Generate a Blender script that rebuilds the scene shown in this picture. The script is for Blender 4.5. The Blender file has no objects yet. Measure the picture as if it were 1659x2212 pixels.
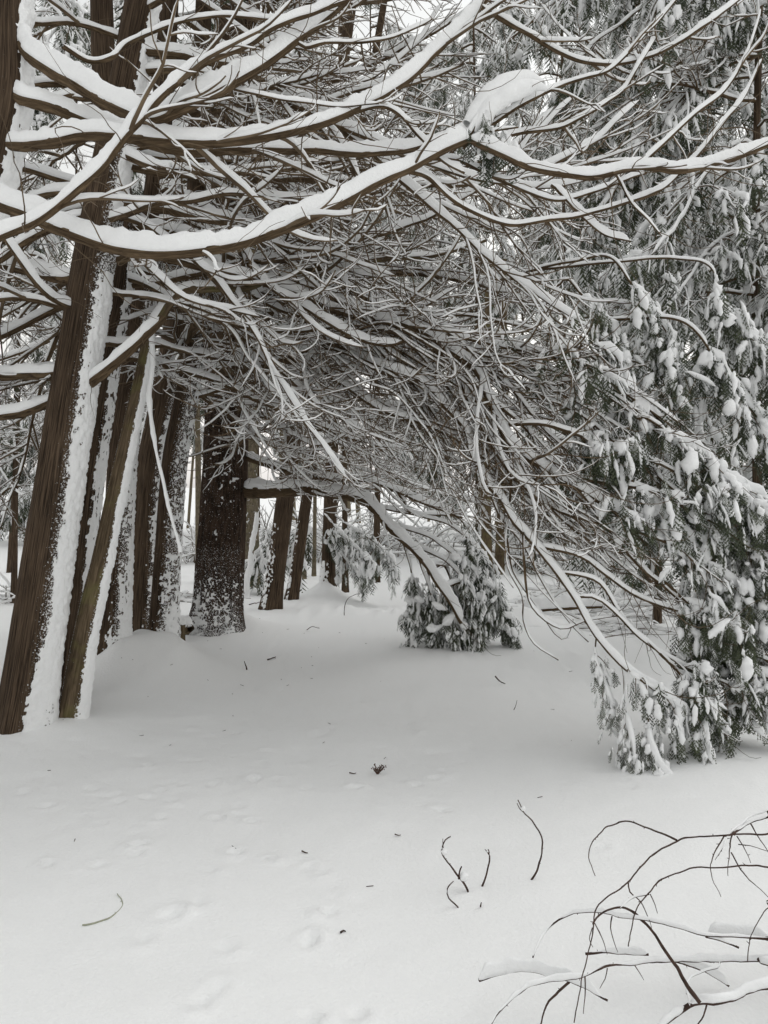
import bpy, math
import numpy as np
from mathutils import Vector

# ------------------------------------------------------------------ camera, sky, sun, exposure
scene = bpy.context.scene
C = scene.collection
F = 1658.0            # focal length in units of the 1659 x 2212 measuring grid
CX, CY, EYE = 829.5, 1106.0, 1.5

cam_d = bpy.data.cameras.new("camera")
cam = bpy.data.objects.new("camera", cam_d)
C.objects.link(cam)
cam.location = (0, 0, EYE)
cam.rotation_euler = (math.radians(90), 0, 0)
cam_d.sensor_fit = 'VERTICAL'
cam_d.sensor_height = 24.0
cam_d.lens = 24.0 * F / 2212.0
cam_d.clip_start = 0.05
cam_d.clip_end = 2000
scene.camera = cam

SUN_EL, SUN_AZ = math.radians(62), math.radians(62)   # azimuth clockwise from +Y: ahead and to the right
world = bpy.data.worlds.new("World")
scene.world = world
world.use_nodes = True
nt = world.node_tree
bg = nt.nodes["Background"]
sky = nt.nodes.new("ShaderNodeTexSky")
sky.sky_type = 'NISHITA'
sky.sun_disc = False
sky.sun_elevation = SUN_EL
sky.sun_rotation = SUN_AZ
sky.air_density = 4.0
sky.dust_density = 1.0
sky.ozone_density = 1.0
hs = nt.nodes.new("ShaderNodeHueSaturation")            # an overcast sky is nearly colourless
hs.inputs["Saturation"].default_value = 0.08
nt.links.new(sky.outputs[0], hs.inputs["Color"])
nt.links.new(hs.outputs[0], bg.inputs["Color"])
bg.inputs["Strength"].default_value = 0.15

sun_d = bpy.data.lights.new("sun", 'SUN')
sun_d.energy = 0.5
sun_d.angle = math.radians(60)
sun_d.color = (1.0, 0.97, 0.93)
sun = bpy.data.objects.new("sun", sun_d)
C.objects.link(sun)
sd = Vector((math.sin(SUN_AZ) * math.cos(SUN_EL), math.cos(SUN_AZ) * math.cos(SUN_EL), math.sin(SUN_EL)))
sun.rotation_euler = sd.to_track_quat('Z', 'Y').to_euler()
sun.location = (3, 14, 22)

vs = scene.view_settings
vs.view_transform = 'Standard'
vs.look = 'None'
vs.gamma = 1.0
vs.exposure = 0.08
scene.cycles.use_denoising = True
scene.cycles.max_bounces = 9
scene.cycles.diffuse_bounces = 8
scene.cycles.glossy_bounces = 2
scene.cycles.transmission_bounces = 2
scene.cycles.transparent_max_bounces = 4
scene.cycles.caustics_reflective = False
scene.cycles.caustics_refractive = False

rng = np.random.default_rng(11)
UP = np.array([0.0, 0.0, 1.0])

# ------------------------------------------------------------------ small maths
def at(px, py, d):
    return np.array([(px - CX) / F * d, d, EYE - (py - CY) / F * d])

def atg(px, py, h=0.0):
    """point seen at (px, py) that stands h above the flat ground"""
    return at(px, py, (EYE - h) * F / (py - CY))

def project(P):
    d = np.maximum(P[..., 1], 0.05)
    return CX + P[..., 0] / d * F, CY - (P[..., 2] - EYE) / d * F

def _hash(i, j, k, s):
    n = (i * 374761393 + j * 668265263 + k * 2147483647 + s * 974634777) & 0xFFFFFFFF
    n = ((n ^ (n >> 13)) * 1274126177) & 0xFFFFFFFF
    n = ((n ^ (n >> 16)) * 2246822519) & 0xFFFFFFFF
    return ((n ^ (n >> 15)) & 0xFFFFFF) / float(0xFFFFFF)

def vnoise(P, s=0):
    P = np.asarray(P, float)
    Fl = np.floor(P)
    f = P - Fl
    f = f * f * (3 - 2 * f)
    I = Fl.astype(np.int64)
    x, y, z = I[..., 0], I[..., 1], I[..., 2]
    fx, fy, fz = f[..., 0], f[..., 1], f[..., 2]
    def h(a, b, c): return _hash(x + a, y + b, z + c, s)
    a = h(0,0,0)*(1-fx)+h(1,0,0)*fx
    b = h(0,1,0)*(1-fx)+h(1,1,0)*fx
    c = h(0,0,1)*(1-fx)+h(1,0,1)*fx
    d = h(0,1,1)*(1-fx)+h(1,1,1)*fx
    return ((a*(1-fy)+b*fy)*(1-fz)+(c*(1-fy)+d*fy)*fz)*2-1

def fbm(P, s=0, o=3):
    P = np.asarray(P, float)
    r, a, t = 0, 1.0, 0
    for i in range(o):
        r = r + a * vnoise(P * (2.03 ** i), s + i * 17)
        t += a
        a *= 0.5
    return r / t

def norm(v):
    return v / np.maximum(np.linalg.norm(v, axis=-1, keepdims=True), 1e-9)

def sstep(a, b, x):
    t = np.clip((x - a) / (b - a), 0, 1)
    return t * t * (3 - 2 * t)

def catmull(pts, step=0.06, extra=None):
    P = np.asarray(pts, float)
    Q = np.vstack([2 * P[0] - P[1], P, 2 * P[-1] - P[-2]])
    out = []
    for i in range(1, len(Q) - 2):
        n = max(2, int(np.linalg.norm(Q[i + 1][:3] - Q[i][:3]) / step))
        t = (np.arange(n) / n)[:, None]
        p0, p1, p2, p3 = Q[i - 1], Q[i], Q[i + 1], Q[i + 2]
        out.append(0.5 * ((2 * p1) + (-p0 + p2) * t + (2*p0 - 5*p1 + 4*p2 - p3) * t**2 + (-p0 + 3*p1 - 3*p2 + p3) * t**3))
    out.append(Q[-2][None])
    return np.vstack(out)

# ------------------------------------------------------------------ materials
MAT = {}
def new_mat(name):
    m = bpy.data.materials.new(name)
    m.use_nodes = True
    n = m.node_tree
    return m, n, n.nodes["Principled BSDF"], n.nodes.new, n.links.new

def mat_snow(name, col, bump_s, bump_scale):
    m, n, b, N, L = new_mat(name)
    b.inputs["Roughness"].default_value = 0.75
    b.inputs["Specular IOR Level"].default_value = 0.25
    tc = N("ShaderNodeTexCoord")
    n1 = N("ShaderNodeTexNoise"); n1.inputs["Scale"].default_value = bump_scale; n1.inputs["Detail"].default_value = 5
    n1.inputs["Roughness"].default_value = 0.65
    L(tc.outputs["Object"], n1.inputs["Vector"])
    r = N("ShaderNodeValToRGB")
    r.color_ramp.elements[0].position = 0.3; r.color_ramp.elements[1].position = 0.7
    r.color_ramp.elements[0].color = (col[0]*0.96, col[1]*0.96, col[2]*0.965, 1)
    r.color_ramp.elements[1].color = (*col, 1)
    L(n1.outputs["Fac"], r.inputs["Fac"]); L(r.outputs["Color"], b.inputs["Base Color"])
    bp = N("ShaderNodeBump"); bp.inputs["Strength"].default_value = bump_s; bp.inputs["Distance"].default_value = 0.01
    L(n1.outputs["Fac"], bp.inputs["Height"]); L(bp.outputs["Normal"], b.inputs["Normal"])
    MAT[name] = m

def mat_bark(name, dark, light, green=0.0, su=70.0, sv=5.0, bump=0.9):
    """fibrous bark; UV runs in metres: around, then along the stem"""
    m, n, b, N, L = new_mat(name)
    b.inputs["Roughness"].default_value = 0.95
    b.inputs["Specular IOR Level"].default_value = 0.1
    tc = N("ShaderNodeTexCoord")
    mp = N("ShaderNodeMapping"); mp.inputs["Scale"].default_value = (su, sv, 1)
    L(tc.outputs["UV"], mp.inputs["Vector"])
    n1 = N("ShaderNodeTexNoise"); n1.inputs["Scale"].default_value = 1.0; n1.inputs["Detail"].default_value = 6
    n1.inputs["Roughness"].default_value = 0.6; n1.inputs["Distortion"].default_value = 0.6
    L(mp.outputs["Vector"], n1.inputs["Vector"])
    n2 = N("ShaderNodeTexNoise"); n2.inputs["Scale"].default_value = 3.0; n2.inputs["Detail"].default_value = 3
    L(tc.outputs["Object"], n2.inputs["Vector"])
    r = N("ShaderNodeValToRGB")
    r.color_ramp.elements[0].position = 0.36; r.color_ramp.elements[1].position = 0.68
    r.color_ramp.elements[0].color = (*dark, 1); r.color_ramp.elements[1].color = (*light, 1)
    L(n1.outputs["Fac"], r.inputs["Fac"])
    mx = N("ShaderNodeMixRGB"); mx.blend_type = 'MULTIPLY'; mx.inputs["Fac"].default_value = 0.6
    r2 = N("ShaderNodeValToRGB")
    r2.color_ramp.elements[0].position = 0.3; r2.color_ramp.elements[1].position = 0.7
    r2.color_ramp.elements[0].color = (0.55, 0.52, 0.5, 1); r2.color_ramp.elements[1].color = (1.15, 1.1, 1.05, 1)
    L(n2.outputs["Fac"], r2.inputs["Fac"])
    L(r.outputs["Color"], mx.inputs[1]); L(r2.outputs["Color"], mx.inputs[2])
    out = mx.outputs[0]
    if green > 0:
        n3 = N("ShaderNodeTexNoise"); n3.inputs["Scale"].default_value = 7.0; n3.inputs["Detail"].default_value = 4
        L(tc.outputs["Object"], n3.inputs["Vector"])
        r3 = N("ShaderNodeValToRGB"); r3.color_ramp.elements[0].position = 0.5; r3.color_ramp.elements[1].position = 0.68
        r3.color_ramp.elements[0].color = (0, 0, 0, 1); r3.color_ramp.elements[1].color = (green, green, green, 1)
        L(n3.outputs["Fac"], r3.inputs["Fac"])
        mg = N("ShaderNodeMixRGB"); mg.inputs[2].default_value = (0.16, 0.15, 0.06, 1)
        L(r3.outputs["Color"], mg.inputs["Fac"]); L(out, mg.inputs[1]); out = mg.outputs[0]
    # fine powder snow caught in the bark, as much as the "dust" attribute says
    at_ = N("ShaderNodeAttribute"); at_.attribute_name = "dust"
    n4 = N("ShaderNodeTexNoise"); n4.inputs["Scale"].default_value = 95.0; n4.inputs["Detail"].default_value = 3
    L(tc.outputs["Object"], n4.inputs["Vector"])
    ad = N("ShaderNodeMath"); ad.operation = 'ADD'
    L(n4.outputs["Fac"], ad.inputs[0]); L(at_.outputs["Fac"], ad.inputs[1])
    r4 = N("ShaderNodeValToRGB"); r4.color_ramp.elements[0].position = 0.86; r4.color_ramp.elements[1].position = 0.98
    r4.color_ramp.elements[0].color = (0, 0, 0, 1); r4.color_ramp.elements[1].color = (1, 1, 1, 1)
    L(ad.outputs[0], r4.inputs["Fac"])
    md = N("ShaderNodeMixRGB"); md.inputs[2].default_value = (0.82, 0.825, 0.83, 1)
    L(r4.outputs["Color"], md.inputs["Fac"]); L(out, md.inputs[1]); out = md.outputs[0]
    L(out, b.inputs["Base Color"])
    bp = N("ShaderNodeBump"); bp.inputs["Strength"].default_value = bump; bp.inputs["Distance"].default_value = 0.012
    L(n1.outputs["Fac"], bp.inputs["Height"]); L(bp.outputs["Normal"], b.inputs["Normal"])
    MAT[name] = m

def mat_plain(name, a, c, scale, rough=0.8):
    m, n, b, N, L = new_mat(name)
    b.inputs["Roughness"].default_value = rough
    b.inputs["Specular IOR Level"].default_value = 0.2
    tc = N("ShaderNodeTexCoord")
    n1 = N("ShaderNodeTexNoise"); n1.inputs["Scale"].default_value = scale; n1.inputs["Detail"].default_value = 3
    L(tc.outputs["Object"], n1.inputs["Vector"])
    r = N("ShaderNodeValToRGB")
    r.color_ramp.elements[0].position = 0.3; r.color_ramp.elements[1].position = 0.7
    r.color_ramp.elements[0].color = (*a, 1); r.color_ramp.elements[1].color = (*c, 1)
    L(n1.outputs["Fac"], r.inputs["Fac"]); L(r.outputs["Color"], b.inputs["Base Color"])
    MAT[name] = m

mat_snow("snow_ground", (0.90, 0.905, 0.90), 0.45, 70)
mat_snow("snow", (0.88, 0.885, 0.885), 0.5, 60)
mat_bark("cedar_bark", (0.024, 0.017, 0.012), (0.152, 0.110, 0.076), su=125, sv=3.5, bump=1.0)
mat_bark("pale_cedar_bark", (0.060, 0.045, 0.028), (0.190, 0.145, 0.095), green=0.55)
mat_bark("pine_bark", (0.020, 0.014, 0.010), (0.085, 0.058, 0.042), su=38, sv=6, bump=1.0)
mat_bark("grey_bark", (0.10, 0.085, 0.062), (0.26, 0.225, 0.165), green=0.3, su=40, sv=14)
mat_bark("branch_bark", (0.045, 0.031, 0.019), (0.165, 0.120, 0.075), su=55, sv=10, bump=0.7)
mat_plain("twig", (0.060, 0.041, 0.025), (0.165, 0.120, 0.075), 8)
mat_plain("dead_twig", (0.030, 0.018, 0.014), (0.085, 0.052, 0.040), 30)
mat_plain("tan_wood", (0.16, 0.115, 0.065), (0.34, 0.25, 0.15), 9)
mat_plain("leaf", (0.036, 0.046, 0.028), (0.088, 0.100, 0.060), 5, 0.6)
mat_plain("pale_stem", (0.26, 0.27, 0.20), (0.42, 0.43, 0.34), 40)
mat_plain("cone_brown", (0.05, 0.028, 0.02), (0.13, 0.08, 0.06), 60)

# ------------------------------------------------------------------ mesh building
class MB:
    """collects vertices and faces of one mesh"""
    def __init__(s):
        s.v, s.q, s.t, s.uv, s.n = [], [], [], [], 0
    def add(s, V, Q=None, T=None, UV=None):
        V = np.asarray(V, np.float32).reshape(-1, 3)
        if Q is not None and len(Q): s.q.append(np.asarray(Q, np.int64).reshape(-1, 4) + s.n)
        if T is not None and len(T): s.t.append(np.asarray(T, np.int64).reshape(-1, 3) + s.n)
        s.v.append(V)
        s.uv.append(np.zeros((len(V), 2), np.float32) if UV is None else np.asarray(UV, np.float32).reshape(-1, 2))
        s.n += len(V)
    def mesh(s, name, mat, base=None, smooth=True):
        V = np.vstack(s.v)
        if base is not None: V = V - np.asarray(base, np.float32)
        Q = np.vstack(s.q) if s.q else np.zeros((0, 4), np.int64)
        T = np.vstack(s.t) if s.t else np.zeros((0, 3), np.int64)
        me = bpy.data.meshes.new(name)
        me.vertices.add(len(V)); me.vertices.foreach_set("co", V.astype(np.float32).ravel())
        loops = np.concatenate([Q.ravel(), T.ravel()]).astype(np.int32)
        me.loops.add(len(loops)); me.loops.foreach_set("vertex_index", loops)
        npoly = len(Q) + len(T)
        me.polygons.add(npoly)
        st = np.concatenate([np.arange(len(Q)) * 4, len(Q) * 4 + np.arange(len(T)) * 3]).astype(np.int32)
        me.polygons.foreach_set("loop_start", st)
        me.polygons.foreach_set("use_smooth", np.full(npoly, smooth, bool))
        uvl = me.uv_layers.new(name="UVMap")
        uvl.data.foreach_set("uv", np.vstack(s.uv)[loops].astype(np.float32).ravel())
        me.update(calc_edges=True)
        me.materials.append(MAT[mat])
        return me
    def build(s, name, mat, parent=None, base=None, smooth=True, kind=None):
        if s.n == 0: return None
        o = bpy.data.objects.new(name, s.mesh(name, mat, base, smooth))
        C.objects.link(o)
        o.parent = parent
        if kind: o["kind"] = kind
        return o

def thing(name, label, cat, base, group=None):
    o = bpy.data.objects.new(name, None)
    C.objects.link(o)
    o.location = base
    o.empty_display_size = 0.2
    o["label"] = label; o["category"] = cat
    if group: o["group"] = group
    return o

def tag(o, label, cat, group=None):
    o["label"] = label; o["category"] = cat
    if group: o["group"] = group
    return o

def frames(P):
    """P [B,K,3] -> tangent, side, normal; the normal leans upwards"""
    T = np.empty_like(P)
    T[:, 1:-1] = P[:, 2:] - P[:, :-2]
    T[:, 0] = P[:, 1] - P[:, 0]; T[:, -1] = P[:, -1] - P[:, -2]
    T = norm(T)
    g = P[:, -1] - P[:, 0]; g = g * np.array([1, 1, 0]) + np.array([1e-3, 2e-3, 0])
    ref = norm(np.cross(norm(g), UP))[:, None]
    S = np.cross(T, UP) + 0.12 * ref
    S = norm(S - T * np.sum(S * T, -1, keepdims=True))
    Nn = np.cross(S, T)
    return T, S, Nn

def ring_faces(B, K, S):
    idx = np.arange(B * K * S).reshape(B, K, S)
    a = idx[:, :-1]; b = idx[:, 1:]
    a2 = np.roll(a, -1, 2); b2 = np.roll(b, -1, 2)
    return np.stack([a, a2, b2, b], -1).reshape(-1, 4)

def tubes(mb, P, R, sides=5, rough=0.0, seed=0):
    P = np.asarray(P, float); R = np.asarray(R, float)
    B, K = P.shape[:2]
    T, S, Nn = frames(P)
    th = np.arange(sides) / sides * 2 * math.pi
    D = S[:, :, None] * np.cos(th)[:, None] + Nn[:, :, None] * np.sin(th)[:, None]
    V = P[:, :, None] + D * R[:, :, None, None]
    if rough > 0:
        nn = vnoise(V.reshape(-1, 3) * 22.0, seed).reshape(B, K, sides)
        V = V + D * (nn * rough)[..., None] * R[:, :, None, None]
    ln = np.concatenate([np.zeros((B, 1)), np.cumsum(np.linalg.norm(np.diff(P, axis=1), axis=-1), 1)], 1)
    uv = np.stack([np.broadcast_to((th[None, None] * R.max(1)[:, None, None]), (B, K, sides)),
                   np.broadcast_to(ln[:, :, None], (B, K, sides))], -1)
    mb.add(V, ring_faces(B, K, sides), None, uv)

def snow_caps(mb, P, R, H, sides=6, gap=0.0, seed=0, width=0.92, fq=5.0, steep=(0.12, 0.62)):
    """snow lying along the top of stems; thins out where they get steep. H [B] height"""
    P = np.asarray(P, float); R = np.asarray(R, float)
    B, K = P.shape[:2]
    T, S, Nn = frames(P)
    flat = sstep(steep[0], steep[1], np.sqrt(T[..., 0] ** 2 + T[..., 1] ** 2))
    nz = fbm(P.reshape(-1, 3) * fq, seed, 2).reshape(B, K)
    nf = vnoise(P.reshape(-1, 3) * fq * 4.5, seed + 5).reshape(B, K)
    h = np.asarray(H)[:, None] * flat * (1 + 0.45 * nz + 0.16 * nf)
    if gap > 0:
        g = vnoise(P.reshape(-1, 3) * fq * 0.55 + 31.7, seed + 9).reshape(B, K)
        h = h * sstep(-1 + 2 * gap - 0.25, -1 + 2 * gap + 0.15, g)
    e = np.ones(K); e[0] = 0.15; e[1] = 0.6; e[-1] = 0.0; e[-2] = 0.7
    h = h * e
    w = (R * width + 0.12 * np.minimum(h, 0.02)) * np.sqrt(np.clip(h / np.maximum(np.asarray(H)[:, None] * 0.35, 1e-5), 0.0, 1.0)) * (1 + 0.18 * nf)
    if sides == 5:
        th = np.radians([0, 50, 90, 130, 180])
    else:
        th = np.radians(np.linspace(-4, 184, sides))
    cx = np.sign(np.cos(th)) * np.abs(np.cos(th)) ** 0.7
    sy = np.where(np.sin(th) > 0, np.abs(np.sin(th)) ** 0.8, np.sin(th) * 0.5)
    base = P + Nn * (R * 0.42)[..., None]
    hd = norm(Nn * 0.75 + UP * 0.25)
    V = base[:, :, None] + S[:, :, None] * (cx * w[..., None])[..., None] + hd[:, :, None] * (sy * (h + R * 0.5 * (h > 1e-4))[..., None])[..., None]
    if sides >= 9:
        q = vnoise(V.reshape(-1, 3) * 26.0, seed + 3).reshape(B, K, sides)
        q2 = vnoise(V.reshape(-1, 3) * 70.0, seed + 4).reshape(B, K, sides)
        D = V - base[:, :, None]
        q3 = vnoise(V.reshape(-1, 3) * 150.0, seed + 6).reshape(B, K, sides)
        V = base[:, :, None] + D * (1 + 0.15 * q + 0.09 * q2 + 0.05 * q3)[..., None]
    mb.add(V, ring_faces(B, K, sides))

# ------------------------------------------------------------------ branching
def grow(p0, d0, L, K, droop, upturn, wob, r):
    """vectorised arching shoots: start p0 [B,3], heading d0, length L [B] -> [B,K,3]; they sag, then the tips rise"""
    B = len(p0)
    P = np.empty((B, K, 3)); P[:, 0] = p0
    d = norm(d0)
    w = r.normal(0, 1, (B, 3)) * np.array([1, 1, 0.4])
    for k in range(1, K):
        t = k / (K - 1)
        w = 0.35 * w + 0.95 * r.normal(0, 1, (B, 3)) * np.array([1, 1, 0.75])
        bend = -droop * (1 - t) + upturn * t
        d = norm(d + UP * (np.asarray(bend) / K * 3.0)[:, None] + w * wob / K * 3.0)
        P[:, k] = P[:, k - 1] + d * (L / (K - 1))[:, None]
    return P

FLOOR_X = [-400, 0, 120, 300, 430, 530, 600, 700, 800, 900, 1000, 1100, 1200, 1300, 1400, 1500, 1660, 2200]
FLOOR_Y = [1230, 1200, 1150, 940, 990, 1050, 1075, 1070, 1055, 1080, 1150, 1190, 1270, 1370, 1470, 1540, 1560, 1560]
def above_floor(P, extra=0):
    """keeps the space under the boughs clear, as it is in the wood: nothing hangs lower than the browse line"""
    px, py = project(P)
    return np.all((py < np.interp(px, FLOOR_X, FLOOR_Y) + extra) | (P[..., 1] < 0.5), axis=1)

def interp_path(P, t):
    """P [K,3], t [n] in 0..1 -> points, tangents"""
    K = len(P)
    x = np.clip(t, 0, 0.9999) * (K - 1)
    i = x.astype(int); f = (x - i)[:, None]
    p = P[i] * (1 - f) + P[i + 1] * f
    return p, norm(P[i + 1] - P[i])

def shoots_from(P, R, n, r, lo=0.15, hi=1.0, ang=(25, 65), lat=1.0, upb=0.1):
    """n side shoots off one path: starts, headings, parent radius, parameter"""
    t = np.sort(r.uniform(lo, hi, n))
    p, T = interp_path(P, t)
    i = np.clip((t * (len(P) - 1)).astype(int), 0, len(P) - 1)
    side = norm(np.cross(T, UP) + 1e-4)
    sg = np.where(r.random(n) < 0.5, -1.0, 1.0)[:, None]
    v = norm(side * sg * lat + UP * r.normal(upb, 0.35, (n, 1)))
    a = np.radians(r.uniform(ang[0], ang[1], n))[:, None]
    return p, norm(T * np.cos(a) + v * np.sin(a)), R[i], t

def plen(P):
    return np.sum(np.linalg.norm(np.diff(P, axis=0), axis=1))

# ------------------------------------------------------------------ foliage: flat scale-leaf sprays that hang
def spray_template(nb, teeth, r):
    V, T = [], []
    def tri(a, b, c):
        T.append((len(V), len(V) + 1, len(V) + 2)); V.extend([a, b, c])
    tri((-0.012, 0, 0), (0.012, 0, 0), (0, 1, 0))
    for i in range(nb):
        y = 0.08 + 0.84 * i / nb
        s = 1 if i % 2 else -1
        ln = (0.36 if teeth else 0.42) * math.sin(math.pi * (0.28 + 0.66 * i / nb)) * r.uniform(0.8, 1.15)
        a = math.radians(r.uniform(38, 55))
        dx, dy = math.sin(a) * s, math.cos(a)
        nx, ny = dy, -dx
        w = 0.032 if not teeth else 0.02
        zz = r.uniform(-0.06, 0.06)
        tip = (dx * ln, y + dy * ln, zz)
        tri((nx * w, y + ny * w, 0), (-nx * w, y - ny * w, 0), tip)
        if teeth:
            for k in range(2):
                f = 0.35 + 0.33 * k
                bx, by = dx * ln * f, y + dy * ln * f
                tl = 0.085 * (1 - 0.5 * f)
                for q in (-1, 1):
                    ex = bx + (dx * 0.75 + nx * 0.8 * q) * tl; ey = by + (dy * 0.75 + ny * 0.8 * q) * tl
                    tri((bx - dx * 0.02, by - dy * 0.02, zz * f), (bx + dx * 0.03, by + dy * 0.03, zz * f), (ex, ey, zz * f))
    return np.array(V), np.array(T)

_tr = np.random.default_rng(5)
SPRAY_LO = [spray_template(9, False, _tr) for _ in range(4)]
SPRAY_HI = [spray_template(13, True, _tr) for _ in range(4)]

def sprays(mb, P0, A, Nn, L, r, hi=False, curl=0.25):
    """leaf sprays at P0, pointing along A, facing Nn, length L"""
    if len(P0) == 0: return
    A = norm(A); X = norm(np.cross(A, Nn)); Z = np.cross(X, A)
    temps = SPRAY_HI if hi else SPRAY_LO
    which = r.integers(0, len(temps), len(P0))
    for w, (TV, TT) in enumerate(temps):
        m = which == w
        if not m.any(): continue
        x = TV[:, 0]; y = TV[:, 1]; z = TV[:, 2] - curl * y * y - 0.35 * np.abs(x) * 0.6
        V = P0[m][:, None] + (X[m][:, None] * x[:, None] + A[m][:, None] * y[:, None] + Z[m][:, None] * z[:, None]) * L[m][:, None, None]
        n = int(m.sum())
        mb.add(V.reshape(-1, 3), None, (TT[None] + (np.arange(n) * len(TV))[:, None, None]).reshape(-1, 3))

def fingers(mb, P, R, sides=6, seed=0, lump=0.3):
    """closed lumpy fingers of snow along paths P [B,K,3] with radii R [B,K]"""
    if len(P) == 0: return
    P = np.asarray(P, float); B, K = P.shape[:2]
    T, S, Nn = frames(P)
    th = np.arange(sides) / sides * 2 * math.pi
    D = S[:, :, None] * np.cos(th)[:, None] + Nn[:, :, None] * np.sin(th)[:, None]
    V = P[:, :, None] + D * R[:, :, None, None]
    fq = 0.55 / max(float(np.median(R)), 0.004)
    nn = (vnoise(V.reshape(-1, 3) * fq, seed) + 0.6 * vnoise(V.reshape(-1, 3) * fq * 2.2, seed + 1)).reshape(B, K, sides)
    V = V + D * (nn * lump)[..., None] * R[:, :, None, None]
    mb.add(V, ring_faces(B, K, sides))

PROF5 = np.array([0.05, 0.85, 1.0, 0.9, 0.05])
PROF7 = np.array([0.06, 0.72, 0.98, 1.0, 0.95, 0.70, 0.05])

def dress(mbL, mbS, anchors, tang, r, n_per, L, hi=False, snow=0.7, out=0.35, down=1.5, seed=0, thick=0.085, cap=0.5):
    """hanging sprays round anchor points, with ragged strips of snow lying on them"""
    A0 = np.repeat(anchors, n_per, 0); T0 = np.repeat(tang, n_per, 0)
    n = len(A0)
    if n == 0: return
    hz = r.normal(0, 1, (n, 3)) * np.array([1, 1, 0.15])
    D = norm(T0 * out * r.uniform(0.2, 1.4, (n, 1)) + hz * 0.40 - UP * down * r.uniform(0.35, 1.2, (n, 1)))
    Ln = L * r.uniform(0.55, 1.7, n)
    P0 = A0 + r.normal(0, 1, (n, 3)) * (0.28 * L)
    Nn = norm(hz + UP * 0.6 + T0 * 0.3)
    Nn = norm(Nn - D * np.sum(Nn * D, -1, keepdims=True))
    Nn = np.where(Nn[:, 2:3] < 0, -Nn, Nn)
    sprays(mbL, P0, D, Nn, Ln, r, hi)
    m = r.random(n) < snow
    k = int(m.sum())
    if k:
        K = 7 if hi else 5
        pr = PROF7 if hi else PROF5
        t = r.uniform(-0.12, 0.12, (k, 1, 1)) + np.linspace(0, 1.0, K)[None, :, None] * r.uniform(0.3, 0.9, (k, 1, 1))
        Lm = Ln[m][:, None, None]
        X = norm(np.cross(D[m], Nn[m]))[:, None] * (r.normal(0, 0.10, (k, 1, 1)) + r.normal(0, 0.015, (k, K, 1)))
        P = P0[m][:, None] + (D[m][:, None] * t - Nn[m][:, None] * 0.25 * t * t + X) * Lm + Nn[m][:, None] * (Lm * thick * 0.4)
        R = pr[None] * (Ln[m] * thick * (0.4 + 1.5 * r.random(k) ** 2))[:, None] * r.uniform(0.75, 1.2, (k, K))
        fingers(mbS, P, R, 7 if hi else 5, seed, 0.32)
    # rounded heaps on the shoots themselves
    ma = r.random(len(anchors)) < cap
    k = int(ma.sum())
    if k:
        a = anchors[ma]; tt = norm(tang[ma] * np.array([1, 1, 0.6]) + 1e-4)
        K = 7 if hi else 5
        pr = PROF7 if hi else PROF5
        ln = L * r.uniform(0.5, 1.5, k)
        s = np.linspace(-0.5, 0.5, K)[None, :, None]
        P = a[:, None] + tt[:, None] * s * ln[:, None, None] - UP * (s * s * 0.5 + s * 0.25) * ln[:, None, None] + UP * (L * 0.06)
        P = P + r.normal(0, 0.05, (k, K, 3)) * L
        R = pr[None] * (L * (0.06 + 0.2 * r.random(k) ** 2))[:, None]
        fingers(mbS, P, R, 8 if hi else 6, seed + 3, 0.35)

# ------------------------------------------------------------------ limb with its shoots
class Limb:
    def __init__(s, P, r0, r1, jit=0.012, seed=0):
        s.P = np.asarray(P, float)
        L = plen(s.P)
        n = np.stack([fbm(s.P * 2.6 + 11 * k, seed + k, 2) for k in range(3)], -1) * np.array([[1, 0.6, 1]]) * jit * 2.2 * np.minimum(1, L)
        n = n + np.stack([vnoise(s.P * 9.0 + 7 * k, seed + k) for k in range(3)], -1) * jit * 0.45 * np.minimum(1, L)
        n[:1] = 0
        s.P = s.P + n
        t = np.linspace(0, 1, len(s.P))
        s.R = r0 + (r1 - r0) * t ** 0.85
        s.L = L

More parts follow.
